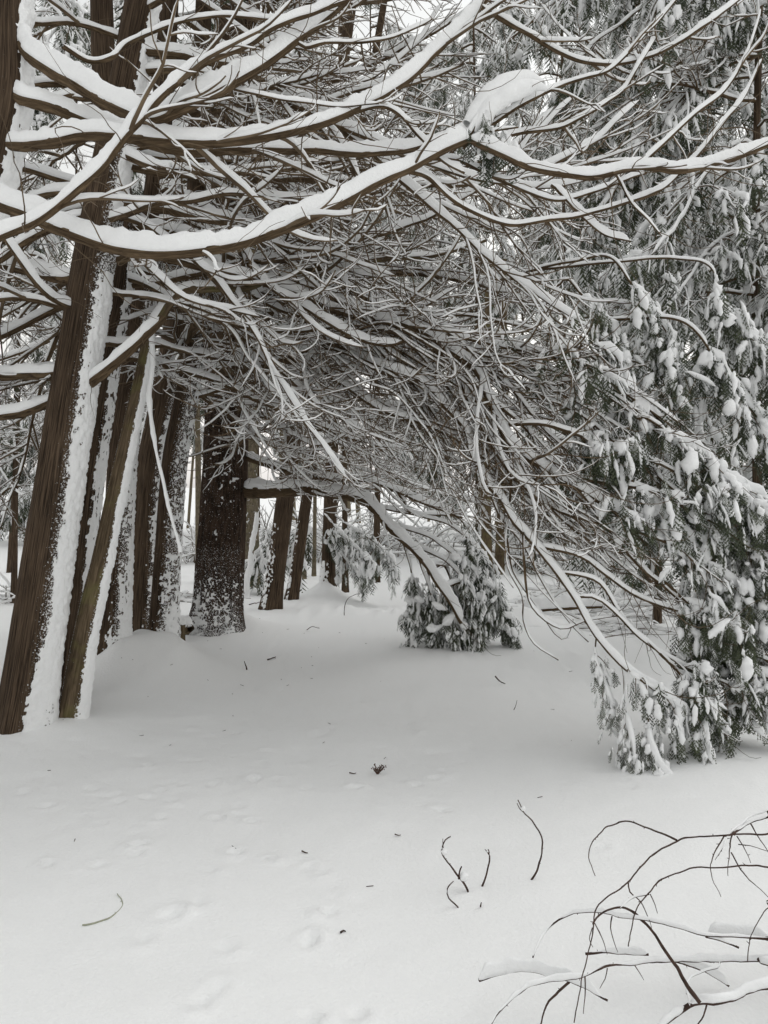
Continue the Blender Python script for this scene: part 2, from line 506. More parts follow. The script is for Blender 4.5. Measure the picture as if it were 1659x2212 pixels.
def limb_parts(limb, r, nsec=8, ntw=4, sec_len=0.45, bark='branch_bark', snow_h=None, foliage=0, fol_L=0.16, fol_n=3, hi=False,
               sec_lo=0.15, floor=0, sec_ang=(22, 60), droop=0.55, upturn=0.75, snowy=1.0, fol_snow=0.7, seed=0, big=False, tw_up=0.05, fol_cap=0.5, clip=True, bare=1.0):
    P, R = limb.P, limb.R
    mb = MB()
    tubes(mb, P[None], R[None], 12 if big else 8, 0.16 if big else 0.10, seed)
    cloud = [P[::4]]
    main, cap = mb, MB()
    H = snow_h if snow_h is not None else min(0.010 + 2.0 * float(R.mean()) * 1.1, 0.075)
    if snowy > 0:
        e = np.maximum(R, 0.002)
        snow_caps(cap, P[None], e[None], np.array([H]), 15 if big else 9, 0.08, seed, fq=4.0)
    tw, ts = MB(), MB()
    lf, ls = MB(), MB()
    if nsec:
        p, d, pr, t = shoots_from(P, R, nsec, r, sec_lo, 0.97, sec_ang)
        L = limb.L * sec_len * r.uniform(0.45, 1.1, nsec) * (1.1 - 0.55 * t)
        L = np.clip(L, 0.22, 2.4)
        K = 13
        S = grow(p, d, L, K, droop * r.uniform(0.3, 1.2, nsec), upturn * r.uniform(0.3, 1.3, nsec), 0.27, r)
        ok = above_floor(S, floor) if clip else np.ones(len(S), bool)
        S, L, pr = S[ok], L[ok], pr[ok]
        if len(S):
            cloud.append(S[:, 6]); cloud.append(S[:, -1])
            R0 = np.minimum(pr * 0.7, 0.004 + 0.0075 * L)
            tt = np.linspace(0, 1, K)[None]
            RS = R0[:, None] * (1 - 0.75 * tt) + 0.0012
            tubes(tw, S, RS, 5)
            if snowy > 0:
                snow_caps(ts, S, RS, (0.003 + 1.7 * R0) * snowy * r.uniform(0.35, 1.25, len(S)), 6, 0.22, seed + 1, 0.95)
            pts_all, tan_all = [], []
            P2, D2, L2 = [], [], []
            for i in range(len(S)):
                if ntw:
                    q, dd, _, t2 = shoots_from(S[i], RS[i], ntw, r, 0.18, 1.0, (20, 62), upb=tw_up)
                    P2.append(q); D2.append(dd); L2.append(L[i] * r.uniform(0.22, 0.6, ntw) * (1.1 - 0.6 * t2))
            if P2:
                P2 = np.vstack(P2); D2 = np.vstack(D2); L2 = np.clip(np.concatenate(L2), 0.1, 1.1)
                K2 = 8
                W = grow(P2, D2, L2, K2, droop * 0.8 * r.uniform(0.2, 1.2, len(P2)), upturn * r.uniform(-0.2, 1.3, len(P2)), 0.42, r)
                if clip:
                    ok = above_floor(W, floor); W, L2 = W[ok], L2[ok]
                if len(W):
                    cloud.append(W[:, -1])
                    RW = (0.0024 + 0.0042 * L2)[:, None] * (1 - 0.7 * np.linspace(0, 1, K2)[None]) + 0.0006
                    tubes(tw, W, RW, 4)
                    if snowy > 0:
                        some = r.random(len(W)) < 0.72
                        W_, RW_ = W[some], RW[some]
                        snow_caps(ts, W_, RW_, (0.001 + 1.9 * RW_[:, 0]) * snowy * r.uniform(0.25, 1.3, len(W_)), 5, 0.3, seed + 2, 0.95)
                    if foliage:
                        sel = r.random(len(W)) < min(1, foliage)
                        for f in (0.55, 0.95):
                            k = min(K2 - 1, int(f * (K2 - 1)))
                            pts_all.append(W[sel, k]); tan_all.append(norm(W[sel, k] - W[sel, k - 1]))
            if foliage:
                sel = r.random(len(S)) < min(1, foliage)
                for f in (0.65, 0.85, 1.0):
                    k = min(K - 1, int(f * (K - 1)))
                    pts_all.append(S[sel, k]); tan_all.append(norm(S[sel, k] - S[sel, k - 1]))
                A = np.vstack(pts_all); Tn = np.vstack(tan_all)
                if len(A):
                    dress(lf, ls, A, Tn, r, fol_n, fol_L, hi, fol_snow, seed=seed, cap=fol_cap)
    nb = int(bare * max(3, limb.L * 7))
    if nb:
        p, d, pr, t = shoots_from(P, R, nb, r, max(0.1, sec_lo - 0.1), 1.0, (20, 85), upb=0.0)
        Lb = r.uniform(0.12, 0.75, nb) * min(1.0, 0.35 + 0.25 * limb.L)
        Bt = grow(p, d, Lb, 11, r.uniform(-0.3, 1.3, nb), r.uniform(-0.6, 1.4, nb), 0.5, r)
        if clip: Bt, Lb = Bt[above_floor(Bt, floor + 25)], Lb[above_floor(Bt, floor + 25)]
        if len(Bt):
            tubes(tw, Bt, (0.0014 + 0.0028 * Lb)[:, None] * (1 - 0.65 * np.linspace(0, 1, 11)[None]), 4)
    return (main, bark), [(cap, "snow_cap", "snow", True, None), (tw, "twigs", "twig", True, "stuff"), (ts, "twig_snow", "snow", True, "stuff"),
                          (lf, "leaf_sprays", "leaf", False, "stuff"), (ls, "spray_snow", "snow", True, "stuff")], np.vstack(cloud)

def build_limb(tree, base, limb, r, *a, **kw):
    (main, bark), subs, _ = limb_parts(limb, r, *a, **kw)
    o = main.build("branch", bark, tree, base)
    for mb, name, mat, smooth, kind in subs:
        mb.build(name, mat, o, base, smooth, kind)
    return o

# whole boughs are grown once per form and then hung on the trees as copies that share mesh data
def make_bough(r, L, r0, seed, elev=0.1, droop=0.6, upturn=0.6, jit=0.02, **kw):
    K = max(24, int(L / 0.08))
    d = np.array([[math.cos(elev), 0, math.sin(elev)]])
    Q = grow(np.zeros((1, 3)), d, np.array([L]), K, np.array([droop]), np.array([upturn]), 0.16, r)[0]
    (main, bark), subs, cloud = limb_parts(Limb(Q, r0, 0.003, jit, seed), r, seed=seed, clip=False, droop=kw.pop("sdroop", 0.5), upturn=kw.pop("supturn", 0.6), **kw)
    parts = [("branch", main.mesh("branch", bark), None)]
    parts += [(n, mb.mesh(n, mat, None, sm), kind) for mb, n, mat, sm, kind in subs if mb.n]
    return parts, cloud

def hang_one(tree, base, bough, pos, rz, tilt, sc):
    par = None
    for name, me, kind in bough[0]:
        o = bpy.data.objects.new(name, me)
        C.objects.link(o)
        if par is None:
            o.parent = tree
            o.location = tuple(np.asarray(pos) - np.asarray(base))
            o.rotation_euler = (0, tilt, rz)
            o.scale = (sc, sc, sc)
            par = o
        else:
            o.parent = par
            if kind: o["kind"] = kind

def hang_boughs(tr, boughs, n, r, zlo, zhi, az, sc=(0.8, 1.2), tilt=(-0.25, 0.25), floor=0, slack=30):
    """boughs all round a trunk, leaving out those that would hang into the open space underneath"""
    made = 0
    for i in range(n * 8):
        if made >= n: break
        z = zlo + (zhi - zlo) * ((made + r.random()) / n)
        k = int(np.argmin(np.abs(tr["P"][:, 2] - z)))
        p = tr["P"][k]
        b = boughs[r.integers(0, len(boughs))]
        a = math.radians(r.uniform(*az)); t = r.uniform(*tilt); q = r.uniform(*sc)
        c = b[1] * q
        x = c[:, 0] * math.cos(t) + c[:, 2] * math.sin(t); zz = -c[:, 0] * math.sin(t) + c[:, 2] * math.cos(t)
        W = np.stack([x * math.cos(a) - c[:, 1] * math.sin(a), x * math.sin(a) + c[:, 1] * math.cos(a), zz], -1) + p
        px, py = project(W)
        if W[:, 1].min() < 2.6: continue
        over = py - np.interp(px, FLOOR_X, FLOOR_Y) - floor
        if np.percentile(over, 98) > slack: continue
        hang_one(tr["t"], tr["b"], b, p, a, t, q)
        made += 1

# ------------------------------------------------------------------ trunks
def trunk_path(pts, step=0.07):
    return catmull(pts, step)

def trunk_surface(P, R, sides, ridge, rk, seed, flare=0.25):
    K = len(P)
    T, S, Nn = frames_trunk(P)
    th = np.arange(sides) / sides * 2 * math.pi
    ln = np.concatenate([[0], np.cumsum(np.linalg.norm(np.diff(P, axis=0), axis=1))])
    D = S[:, None] * np.cos(th)[None, :, None] + Nn[:, None] * np.sin(th)[None, :, None]
    u = np.stack([np.broadcast_to(np.cos(th) * rk, (K, sides)), np.broadcast_to(np.sin(th) * rk, (K, sides)), np.broadcast_to(ln[:, None] * 1.6, (K, sides))], -1)
    n1 = 1 - 2 * np.abs(vnoise(u.reshape(-1, 3), seed)).reshape(K, sides)
    n2 = fbm(u.reshape(-1, 3) * np.array([0.25, 0.25, 0.7]), seed + 4, 2).reshape(K, sides)
    fl = flare * np.exp(-ln / 0.22)[:, None] * (1 + 0.5 * np.cos(th * 5 + seed)[None])
    rad = R[:, None] * (1 + ridge * n1 + 0.07 * n2 + fl)
    return D, rad, th, ln

def frames_trunk(P):
    T = norm(np.gradient(P, axis=0))
    X = np.array([1.0, 0, 0])
    S = norm(X - T * (T @ X)[:, None])
    Nn = np.cross(T, S)          # theta 0 faces +X, theta 90 faces away from the camera, 270 towards it
    return T, S, Nn

def build_trunk(tree, base, pts, r0, r1, bark, seed, sides=72, ridge=0.045, rk=10.0, flare=0.25, step=0.07, name="trunk", dust=()):
    P = catmull(pts, step)
    t = np.linspace(0, 1, len(P))
    R = r0 + (r1 - r0) * t
    D, rad, th, ln = trunk_surface(P, R, sides, ridge, rk, seed, flare)
    V = P[:, None] + D * rad[..., None]
    uv = np.stack([np.broadcast_to(th[None] * r0, rad.shape), np.broadcast_to(ln[:, None], rad.shape)], -1)
    mb = MB(); mb.add(V, ring_faces(1, len(P), sides), None, uv)
    o = mb.build(name, bark, tree, base)
    amt = np.full(rad.shape, 0.12)
    for (cen, half, a, top) in dust:
        dth = np.abs((np.degrees(th)[None] - cen + 180) % 360 - 180) / half
        low = np.exp(-(ln / 0.35) ** 2)[:, None] * 0.12
        amt = np.maximum(amt, (a + low) * (1 - sstep(0.3, 1.0, dth)) * (P[:, 2:3] < top) + 0.0)
    att = o.data.attributes.new("dust", 'FLOAT', 'POINT')
    att.data.foreach_set("value", amt.ravel().astype(np.float32))
    return o, P, R

def trunk_snow(trunk, base, P, R, seed, center, half, thick, thr=0.0, rag=0.55, zmax=99, zmin=-1, fq=14.0, sides=96, step=0.0135, flare=0.25, grow_low=0.0, soft=0.35, name="plastered_snow"):
    """snow driven onto one side of a trunk: a lumpy skin that dips under the bark where there is none"""
    ln0 = np.concatenate([[0], np.cumsum(np.linalg.norm(np.diff(P, axis=0), axis=1))])
    zsel = (P[:, 2] <= zmax) & (P[:, 2] >= zmin)
    l0, l1 = ln0[zsel][0], ln0[zsel][-1]
    ll = np.arange(l0, l1, step)
    Q = np.stack([np.interp(ll, ln0, P[:, i]) for i in range(3)], -1)
    RR = np.interp(ll, ln0, R)
    T, S, Nn = frames_trunk(Q)
    th = np.radians(np.linspace(center - half - 30, center + half + 30, sides))
    D = S[:, None] * np.cos(th)[None, :, None] + Nn[:, None] * np.sin(th)[None, :, None]
    fl = flare * np.exp(-ll / 0.22)[:, None]
    rr = np.repeat(RR[:, None] * (1.0 + fl), sides, 1)
    V0 = Q[:, None] + D * rr[..., None]
    win = 1 - np.abs(np.degrees(th) - center) / half
    win = np.clip(win, -1, 1)[None]
    n1 = (0.5 * fbm(V0.reshape(-1, 3) * fq, seed, 2) + 0.75 * vnoise(V0.reshape(-1, 3) * fq * 2.9, seed + 6)).reshape(rr.shape)
    n2 = vnoise(V0.reshape(-1, 3) * fq * 6.0, seed + 8).reshape(rr.shape)
    n3 = fbm(V0.reshape(-1, 3) * 2.2, seed + 2, 2).reshape(rr.shape)
    f = np.clip(win / soft, -2, 1) - thr + rag * n1 + 0.35 * n3 + 0.30 * n2
    f = f + grow_low * np.exp(-(ll / 0.5) ** 2)[:, None]
    endf = np.minimum(1, np.minimum(np.arange(len(ll)), np.arange(len(ll))[::-1]) / 12.0)[:, None]
    ridge = 0.05
    off = np.clip(f, -0.6, 1.0) * thick * 0.7 * (0.7 + 0.5 * n1 + 0.25 * n2) * np.where(f > 0, endf, 1) + rr * 0.018
    off = np.where(f < 0, -0.02 - 0.06 * rr, off)
    V = Q[:, None] + D * (rr + off)[..., None]
    n, s = rr.shape
    idx = np.arange(n * s).reshape(n, s)
    Fq = np.stack([idx[:-1, :-1], idx[:-1, 1:], idx[1:, 1:], idx[1:, :-1]], -1)
    keep = (f[:-1, :-1] > -0.15) | (f[1:, 1:] > -0.15) | (f[:-1, 1:] > -0.15) | (f[1:, :-1] > -0.15)
    mb = MB(); mb.add(V, Fq[keep])
    return mb.build(name, "snow", trunk, base, kind=None)

# ------------------------------------------------------------------ ground
MOUNDS = []      # (x, y, radius, height): drifts round stems, filled below
def gp(px, py): 
    p = atg(px, py); return p[0], p[1]
for (px, py, rad, h) in [(60, 1605, 0.45, 0.07), (150, 1588, 0.32, 0.05), (125, 1545, 0.35, 0.05), (262, 1484, 0.42, 0.20), (300, 1462, 0.42, 0.16), (335, 1440, 0.5, 0.15),
                         (372, 1470, 0.45, 0.20), (470, 1388, 0.7, 0.10), (530, 1376, 0.45, 0.16), (585, 1332, 0.5, 0.07), (632, 1313, 0.5, 0.09), (702, 1302, 0.42, 0.38),
                         (1000, 1402, 0.9, 0.05), (1560, 1600, 1.1, 0.09), (1500, 1700, 0.6, 0.05), (1130, 1350, 0.45, 0.22), (1620, 1690, 0.8, 0.05),
                         (395, 1430, 0.3, 0.05), (540, 1285, 0.6, 0.10), (900, 1345, 1.6, 0.05), (700, 1330, 1.2, 0.04)]:
    MOUNDS.append((*gp(px, py), rad * 1.15, h * (1.15 if px < 560 else 1.0)))
TRACKS = []
_trk = np.random.default_rng(21)
for (zx, zy) in [(1020,515),(1170,545),(910,595),(430,395),(400,245),(510,300),(640,285),(680,260),(800,230),(920,232),(1030,318),(940,370),(1010,355),(575,435),(600,490),
                 (590,525),(850,740),(740,785),(980,910),(1450,690),(1420,755),(940,1080),(1550,1160),(1340,575),(1385,590),(1530,240),(490,270),(740,300),(1090,375),(200,320),
                 (100,262),(640,145),(1200,200),(1100,205),(730,225),(370,360),(690,375),(210,570),(420,575),(620,880),(1340,870),(1350,1190),(870,1140),(1540,215),(1330,240)]:
    x, y = gp(zx * 0.5, 1593 + zy * 0.5)
    TRACKS.append((x, y, _trk.uniform(0.025, 0.045), _trk.uniform(0.010, 0.022) * (1.3 if zy > 450 else 1.0), _trk.uniform(0, 6.28)))
for (px, py) in [(955, 1765), (1350, 1720), (1365, 1735), (1300, 1850), (940, 1690), (960, 1675), (900, 1705), (1410, 1665)]:
    x, y = gp(px, py); TRACKS.append((x, y, _trk.uniform(0.025, 0.045), 0.015, _trk.uniform(0, 6.28)))
for k in range(46):    # old, drifted-in footprints on the way between the far trunks
    x, y = gp(640 + 5.5 * k + _trk.uniform(-25, 25), 1338 - 0.35 * k + _trk.uniform(-12, 14))
    TRACKS.append((x, y, _trk.uniform(0.08, 0.16), 0.035, _trk.uniform(0, 6.28)))

def ground_z(x, y):
    x = np.asarray(x, float); y = np.asarray(y, float)
    p = np.stack([x, y, np.zeros_like(x)], -1)
    z = 0.045 * fbm(p * 0.55, 3, 2) + 0.018 * fbm(p * 1.7, 5, 2) * (1 - sstep(15, 40, y) * 0.5)
    z = z + 0.09 * fbm(p * 0.33, 13, 2) * sstep(7.5, 12, y)
    z = z + 0.0045 * fbm(p * 6.0, 7, 2) + 0.0022 * fbm(p * 21.0, 9, 2)
    und = sstep(3.2, 4.6, y) * (1 - sstep(9, 12, y))
    pit = vnoise(p * 11.0, 41); clump = vnoise(p * 7.0 + 3.3, 43)
    z = z - und * 0.010 * np.clip(pit - 0.55, 0, 1) * 2.2 + und * 0.022 * np.clip(clump - 0.68, 0, 1) * 2.5
    z = z + 0.35 * sstep(13, 30, y) + 2.2 * sstep(24, 90, y) + 6 * sstep(60, 240, y)
    z = z + 0.12 * sstep(1.2, 4.0, x) * (1 - sstep(10, 14, y)) * 0.4
    for (mx, my, rad, h) in MOUNDS:
        d2 = ((x - mx) ** 2 + (y - my) ** 2) / (rad * rad)
        m = d2 < 9
        if np.any(m): z = z + h * np.exp(-1.6 * np.sqrt(d2 + 0.02)) * 1.3 * m
    for (tx, ty, rad, dep, a) in TRACKS:
        dx, dy = x - tx, y - ty
        u = dx * math.cos(a) + dy * math.sin(a); v = (-dx * math.sin(a) + dy * math.cos(a)) * 1.5
        d2 = (u * u + v * v) / (rad * rad)
        m = d2 < 12
        if np.any(m): z = z + m * dep * (-np.exp(-d2 * 1.3) + 0.45 * np.exp(-((np.sqrt(d2) - 1.5) ** 2) * 3.0) * (1 + 0.6 * np.cos(np.arctan2(v, u))))
    return z

def gz(x, y):
    return float(ground_z(np.array([x]), np.array([y]))[0])

def graded(a, b, fine, lo, hi, ratio=1.12):
    mid = list(np.arange(a, b, fine))
    out, s, v = [], fine, mid[-1]
    while v < hi:
        s *= ratio; v += s; out.append(v)
    pre, s, v = [], fine, mid[0]
    while v > lo:
        s *= ratio; v -= s; pre.append(v)
    return np.array(pre[::-1] + mid + out)

gx = graded(-2.8, 2.9, 0.026, -160, 160, 1.10)
gy = graded(2.0, 5.2, 0.025, -60, 320, 1.045)
GX, GY = np.meshgrid(gx, gy)
GZ = ground_z(GX.ravel(), GY.ravel())
idx = np.arange(GX.size).reshape(GX.shape)
mb = MB()
mb.add(np.stack([GX.ravel(), GY.ravel(), GZ], -1), np.stack([idx[:-1, :-1], idx[:-1, 1:], idx[1:, 1:], idx[1:, :-1]], -1).reshape(-1, 4))
ground = mb.build("ground", "snow_ground")
ground["kind"] = "structure"

# ------------------------------------------------------------------ the row of leaning cedars
def tree_base(px, py, off=0.0):
    p = atg(px, py)
    return np.array([p[0], p[1] + off, 0.0])

def limb_px(pts, r0, r1, step=0.06, jit=0.012, seed=0):
    """pts: (px, py, depth)"""
    return Limb(catmull([at(*p) for p in pts], step), r0, r1, jit, seed)

def crown(tree, base, top, z0, z1, rad, n, r, seed, lean=(0, 0), extra_n=1.0):
    """upper crown above the frame: boughs with hanging sprays and snow"""
    lf, ls = MB(), MB()
    zz = r.uniform(z0, z1, n)
    f = (zz - z0) / (z1 - z0)
    rr = rad * np.sqrt(r.uniform(0.02, 1, n)) * (1 - 0.75 * f)
    ph = r.uniform(0, 2 * math.pi, n)
    A = np.stack([top[0] + lean[0] * f + rr * np.cos(ph), top[1] + lean[1] * f + rr * np.sin(ph), zz - 0.25 * rr], -1)
    Tn = np.stack([np.cos(ph), np.sin(ph), np.full(n, -0.3)], -1)
    dress(lf, ls, A, norm(Tn), r, 4, 0.42, False, 0.6, seed=seed, cap=0.9)
    o = lf.build("crown", "leaf", tree, base, False, kind="stuff")
    ls.build("crown_snow", "snow", o, base, kind="stuff")

TR = {}
def make_tree(key, name, label, trunk_pts, r0, r1, bark, seed, group=None, cat="tree", **kw):
    b = np.array(trunk_pts[0], float); b[2] = gz(b[0], b[1])
    t = thing(name, label, cat, tuple(b), group)
    pts = [np.array(p, float) for p in trunk_pts]
    pts[0] = b - np.array([0, 0, 0.12])
    o, P, R = build_trunk(t, b, pts, r0, r1, bark, seed, **kw)
    TR[key] = dict(t=t, b=b, P=P, R=R, o=o)
    return TR[key]

ROW = "leaning cedars in the row along the left"
# nearest, mostly outside the frame: its trunk shows in the top corner only
b0 = np.array([-2.62, 3.62, 0])
t0 = make_tree("t0", "cedar_tree", "nearest cedar, its shaggy trunk cut by the upper left corner, limbs heaped with snow",
               [b0, b0 + [0.42, 0, 1.9], at(2, 300, 3.6), at(22, 0, 3.6), at(70, -420, 3.6), b0 + [1.5, 0.1, 7.5]], 0.13, 0.05, "cedar_bark", 1, ROW)
t1 = make_tree("t1", "cedar_tree", "thick cedar with a white stripe of plastered snow, first full trunk from the left edge",
               [tree_base(48, 1600), at(120, 1100, 5.05), at(205, 560, 5.05), at(300, 50, 5.1), at(360, -300, 5.1), at(420, -900, 5.1)], 0.165, 0.075, "cedar_bark", 2, ROW, dust=[(350, 95, 0.42, 4)])
t2 = make_tree("t2", "cedar_tree", "brown cedar standing close behind the first full trunk, partly hidden by it",
               [tree_base(128, 1541), at(178, 1100, 5.75), at(228, 760, 5.75), at(262, 520, 5.75), at(225, 150, 6.2), at(215, -300, 6.3), at(215, -700, 6.3)], 0.14, 0.06, "cedar_bark", 3, ROW, dust=[(345, 60, 0.30, 4)])
t3 = make_tree("t3", "cedar_tree", "slim mossy stem leaning right and broken off at head height between two thick trunks",
               [tree_base(150, 1583), at(186, 1365, 5.2), at(218, 1223, 5.2), at(248, 1080, 5.2), at(287, 900, 5.25), at(312, 780, 5.3), at(322, 715, 5.3)], 0.088, 0.042, "pale_cedar_bark", 4, ROW, sides=56, dust=[(355, 90, 0.40, 9), (200, 40, 0.33, 9)])
t4 = make_tree("t4", "cedar_tree", "cedar trunk plastered almost white on its right side, with a flared snowy foot",
               [tree_base(243, 1476), at(254, 1200, 6.75), at(268, 950, 6.75), at(300, 740, 6.75), at(330, 480, 6.8), at(360, 100, 6.9), at(390, -500, 7.0)], 0.135, 0.06, "cedar_bark", 5, ROW, dust=[(335, 90, 0.36, 4)])
t5 = make_tree("t5", "cedar_tree", "smooth brown cedar trunk between the white-plastered trunk and the snow-speckled stem",
               [tree_base(312, 1402), at(322, 1200, 8.3), at(337, 1000, 8.2), at(382, 760, 8.0), at(410, 560, 8.0), at(470, 250, 8.0), at(505, 0, 8.0), at(530, -400, 8.0)], 0.215, 0.10, "cedar_bark", 6, ROW, dust=[(330, 80, 0.38, 3), (170, 60, 0.36, 4)])
t5b = make_tree("t5b", "cedar_tree", "narrow snow-speckled cedar stem with a white foot, left of the little stump",
               [tree_base(352, 1458), at(362, 1200, 7.05), at(378, 1000, 7.05), at(405, 850, 7.1), at(430, 690, 7.2), at(425, 420, 7.4), at(440, 0, 7.5), at(450, -500, 7.5)], 0.125, 0.055, "cedar_bark", 7, ROW, dust=[(320, 95, 0.36, 4)])
t6 = make_tree("t6", "pine_tree", "stout dark pine with deeply furrowed bark, snow speckled over its lower trunk",
               [tree_base(468, 1388), at(474, 1250, 8.85), at(482, 1100, 8.85), at(488, 950, 8.85), at(490, 820, 8.85), at(495, 600, 8.9), at(520, 250, 9.0), at(535, -300, 9.0)], 0.275, 0.15, "pine_bark", 8, sides=90, ridge=0.06, rk=6.0, dust=[(270, 150, 0.27, 1.1), (270, 130, 0.22, 3.2)])

# plastered snow on the trunks (0 = facing right, 270 = facing the camera)
trunk_snow(t0["o"], t0["b"], t0["P"], t0["R"], 31, 5, 50, 0.030, 0.2, zmin=2.6, zmax=5)
trunk_snow(t1["o"], t1["b"], t1["P"], t1["R"], 32, 357, 54, 0.026, 0.12, zmax=3.15, grow_low=0.9, soft=0.45)
trunk_snow(t1["o"], t1["b"], t1["P"], t1["R"], 33, 350, 40, 0.026, 0.35, zmin=3.4, zmax=5.2)
trunk_snow(t2["o"], t2["b"], t2["P"], t2["R"], 34, 350, 44, 0.016, 0.6, zmax=3.6)
trunk_snow(t3["o"], t3["b"], t3["P"], t3["R"], 35, 358, 50, 0.020, 0.05, grow_low=0.5, soft=0.35)
trunk_snow(t4["o"], t4["b"], t4["P"], t4["R"], 36, 345, 66, 0.020, 0.5, zmax=3.4, grow_low=0.8, soft=0.6)
trunk_snow(t5["o"], t5["b"], t5["P"], t5["R"], 37, 160, 45, 0.014, 0.1, zmax=3.0)
trunk_snow(t5["o"], t5["b"], t5["P"], t5["R"], 38, 340, 60, 0.016, 0.5, zmax=2.6, rag=1.0, grow_low=0.5)
trunk_snow(t5b["o"], t5b["b"], t5b["P"], t5b["R"], 39, 330, 80, 0.020, 1.0, zmax=3.2, rag=1.25, fq=20, grow_low=0.8, soft=0.6)
trunk_snow(t6["o"], t6["b"], t6["P"], t6["R"], 40, 270, 115, 0.024, 1.45, zmax=0.95, rag=1.7, fq=24, grow_low=0.75, soft=0.5)
trunk_snow(t6["o"], t6["b"], t6["P"], t6["R"], 41, 270, 110, 0.022, 1.62, zmin=0.7, zmax=3.4, rag=1.25, fq=11, soft=0.5)

rl = np.random.default_rng(101)
# --- traced limbs of the nearest cedar
T0, B0 = t0["t"], t0["b"]
def L0(pts, r0, r1, nsec, seed, H=None, ntw=3, **kw):
    kw.setdefault("sec_len", 0.30)
    return build_limb(T0, B0, limb_px(pts, r0 * 0.86, r1 * 0.86, 0.02, 0.008, seed), rl, nsec, ntw, snow_h=H * 0.64, seed=seed, big=True, clip=False, **kw)
L0([(35,75,3.6),(75,130,3.5),(165,185,3.4),(270,243,3.3),(335,262,3.3),(430,222,3.3),(550,160,3.4),(640,95,3.5),(700,45,3.6),(790,-40,3.7)], 0.036, 0.016, 5, 201, 0.085)
L0([(20,200,3.6),(60,222,3.5),(120,240,3.5),(185,264,3.5),(300,302,3.6),(420,330,3.7),(560,322,3.8),(700,328,3.9),(830,330,4.0),(960,300,4.1),(1080,255,4.2)], 0.034, 0.012, 8, 202, 0.075)
L0([(-5,312,3.6),(100,309,3.4),(200,296,3.3),(295,303,3.3),(450,314,3.3),(600,290,3.4),(720,257,3.5),(830,205,3.6),(895,160,3.7),(955,100,3.8),(1015,40,3.9),(1080,-40,4.0)], 0.030, 0.013, 7, 203, 0.075)
L0([(-90,560,3.0),(0,518,3.05),(100,472,3.1),(175,402,3.1),(240,340,3.15),(285,285,3.15),(325,240,3.2),(375,190,3.2),(450,135,3.3),(550,90,3.4),(600,58,3.4),(700,25,3.5),(830,-30,3.6)], 0.019, 0.010, 5, 204, 0.05)
L0([(-60,400,3.4),(0,445,3.35),(70,475,3.3),(145,508,3.25),(225,535,3.2),(325,553,3.15),(435,549,3.15),(525,527,3.2),(625,487,3.25),(700,457,3.3),(750,432,3.35),(830,392,3.4),(890,365,3.45),(960,325,3.5),(1015,300,3.55)], 0.032, 0.018, 6, 205, 0.085)
L0([(1015,300,3.55),(1080,331,3.5),(1140,358,3.45),(1230,375,3.4),(1285,380,3.4),(1380,361,3.4),(1455,370,3.4),(1530,360,3.45),(1600,340,3.5),(1680,312,3.55),(1760,270,3.6)], 0.017, 0.013, 3, 206, 0.06)
L0([(1380,358,3.4),(1440,300,3.42),(1500,245,3.45),(1570,190,3.5),(1620,110,3.5),(1645,20,3.55)], 0.009, 0.005, 2, 207, 0.022)
L0([(1015,300,3.55),(1050,240,3.6),(1100,195,3.7),(1150,160,3.8)], 0.012, 0.006, 0, 208, 0.03)
L0([(1040,15,3.9),(1130,70,3.9),(1180,100,3.9),(1255,130,3.9),(1330,135,3.95),(1405,120,4.0),(1480,85,4.0),(1540,45,4.0),(1600,-5,4.1)], 0.014, 0.007, 4, 209, 0.03)
L0([(1010,305,3.6),(1060,300,3.7),(1125,290,3.8),(1205,280,3.8),(1255,255,3.8),(1305,225,3.85),(1350,185,3.9),(1380,140,3.9),(1420,80,4.0)], 0.012, 0.006, 3, 210, 0.028)
L0([(1060,270,3.7),(1110,235,3.7),(1175,200,3.75),(1210,185,3.8),(1265,165,3.8),(1320,145,3.8),(1380,90,3.85),(1430,40,3.9),(1470,-10,3.9)], 0.011, 0.005, 3, 211, 0.026)
L0([(760,245,3.55),(840,237,3.55),(905,295,3.55),(955,345,3.55),(1005,372,3.55)], 0.010, 0.006, 1, 212, 0.035)
L0([(930,345,3.5),(990,345,3.7),(1080,391,3.7),(1140,416,3.7),(1205,431,3.7),(1280,416,3.7),(1330,400,3.75),(1395,375,3.8)], 0.012, 0.006, 3, 213, 0.03)
L0([(880,372,3.5),(930,388,3.6),(980,436,3.6),(1030,461,3.6),(1100,486,3.6),(1180,476,3.6),(1255,465,3.6),(1330,446,3.6),(1405,421,3.6),(1455,381,3.65),(1530,300,3.7),(1605,210,3.8),(1650,120,3.8)], 0.012, 0.005, 4, 214, 0.028)
L0([(1190,400,3.7),(1225,436,3.7),(1255,466,3.7),(1305,506,3.7),(1362,522,3.7)], 0.008, 0.005, 0, 215, 0.045)
L0([(1330,375,3.45),(1340,395,3.5),(1365,440,3.5),(1400,475,3.55),(1430,510,3.6)], 0.006, 0.003, 0, 216, 0.02)
L0([(440,160,3.35),(490,190,3.4),(560,208,3.4),(650,225,3.45),(740,235,3.5),(820,225,3.5)], 0.007, 0.004, 2, 217, 0.024)
L0([(135,100,3.5),(190,130,3.6),(240,122,3.6),(280,90,3.7),(400,45,3.7),(500,38,3.8),(620,40,3.9),(760,10,4.0)], 0.012, 0.006, 3, 218, 0.03)
L0([(640,90,3.5),(660,105,3.5),(700,95,3.5),(760,92,3.6),(850,80,3.7),(930,40,3.8)], 0.009, 0.005, 2, 219, 0.022)
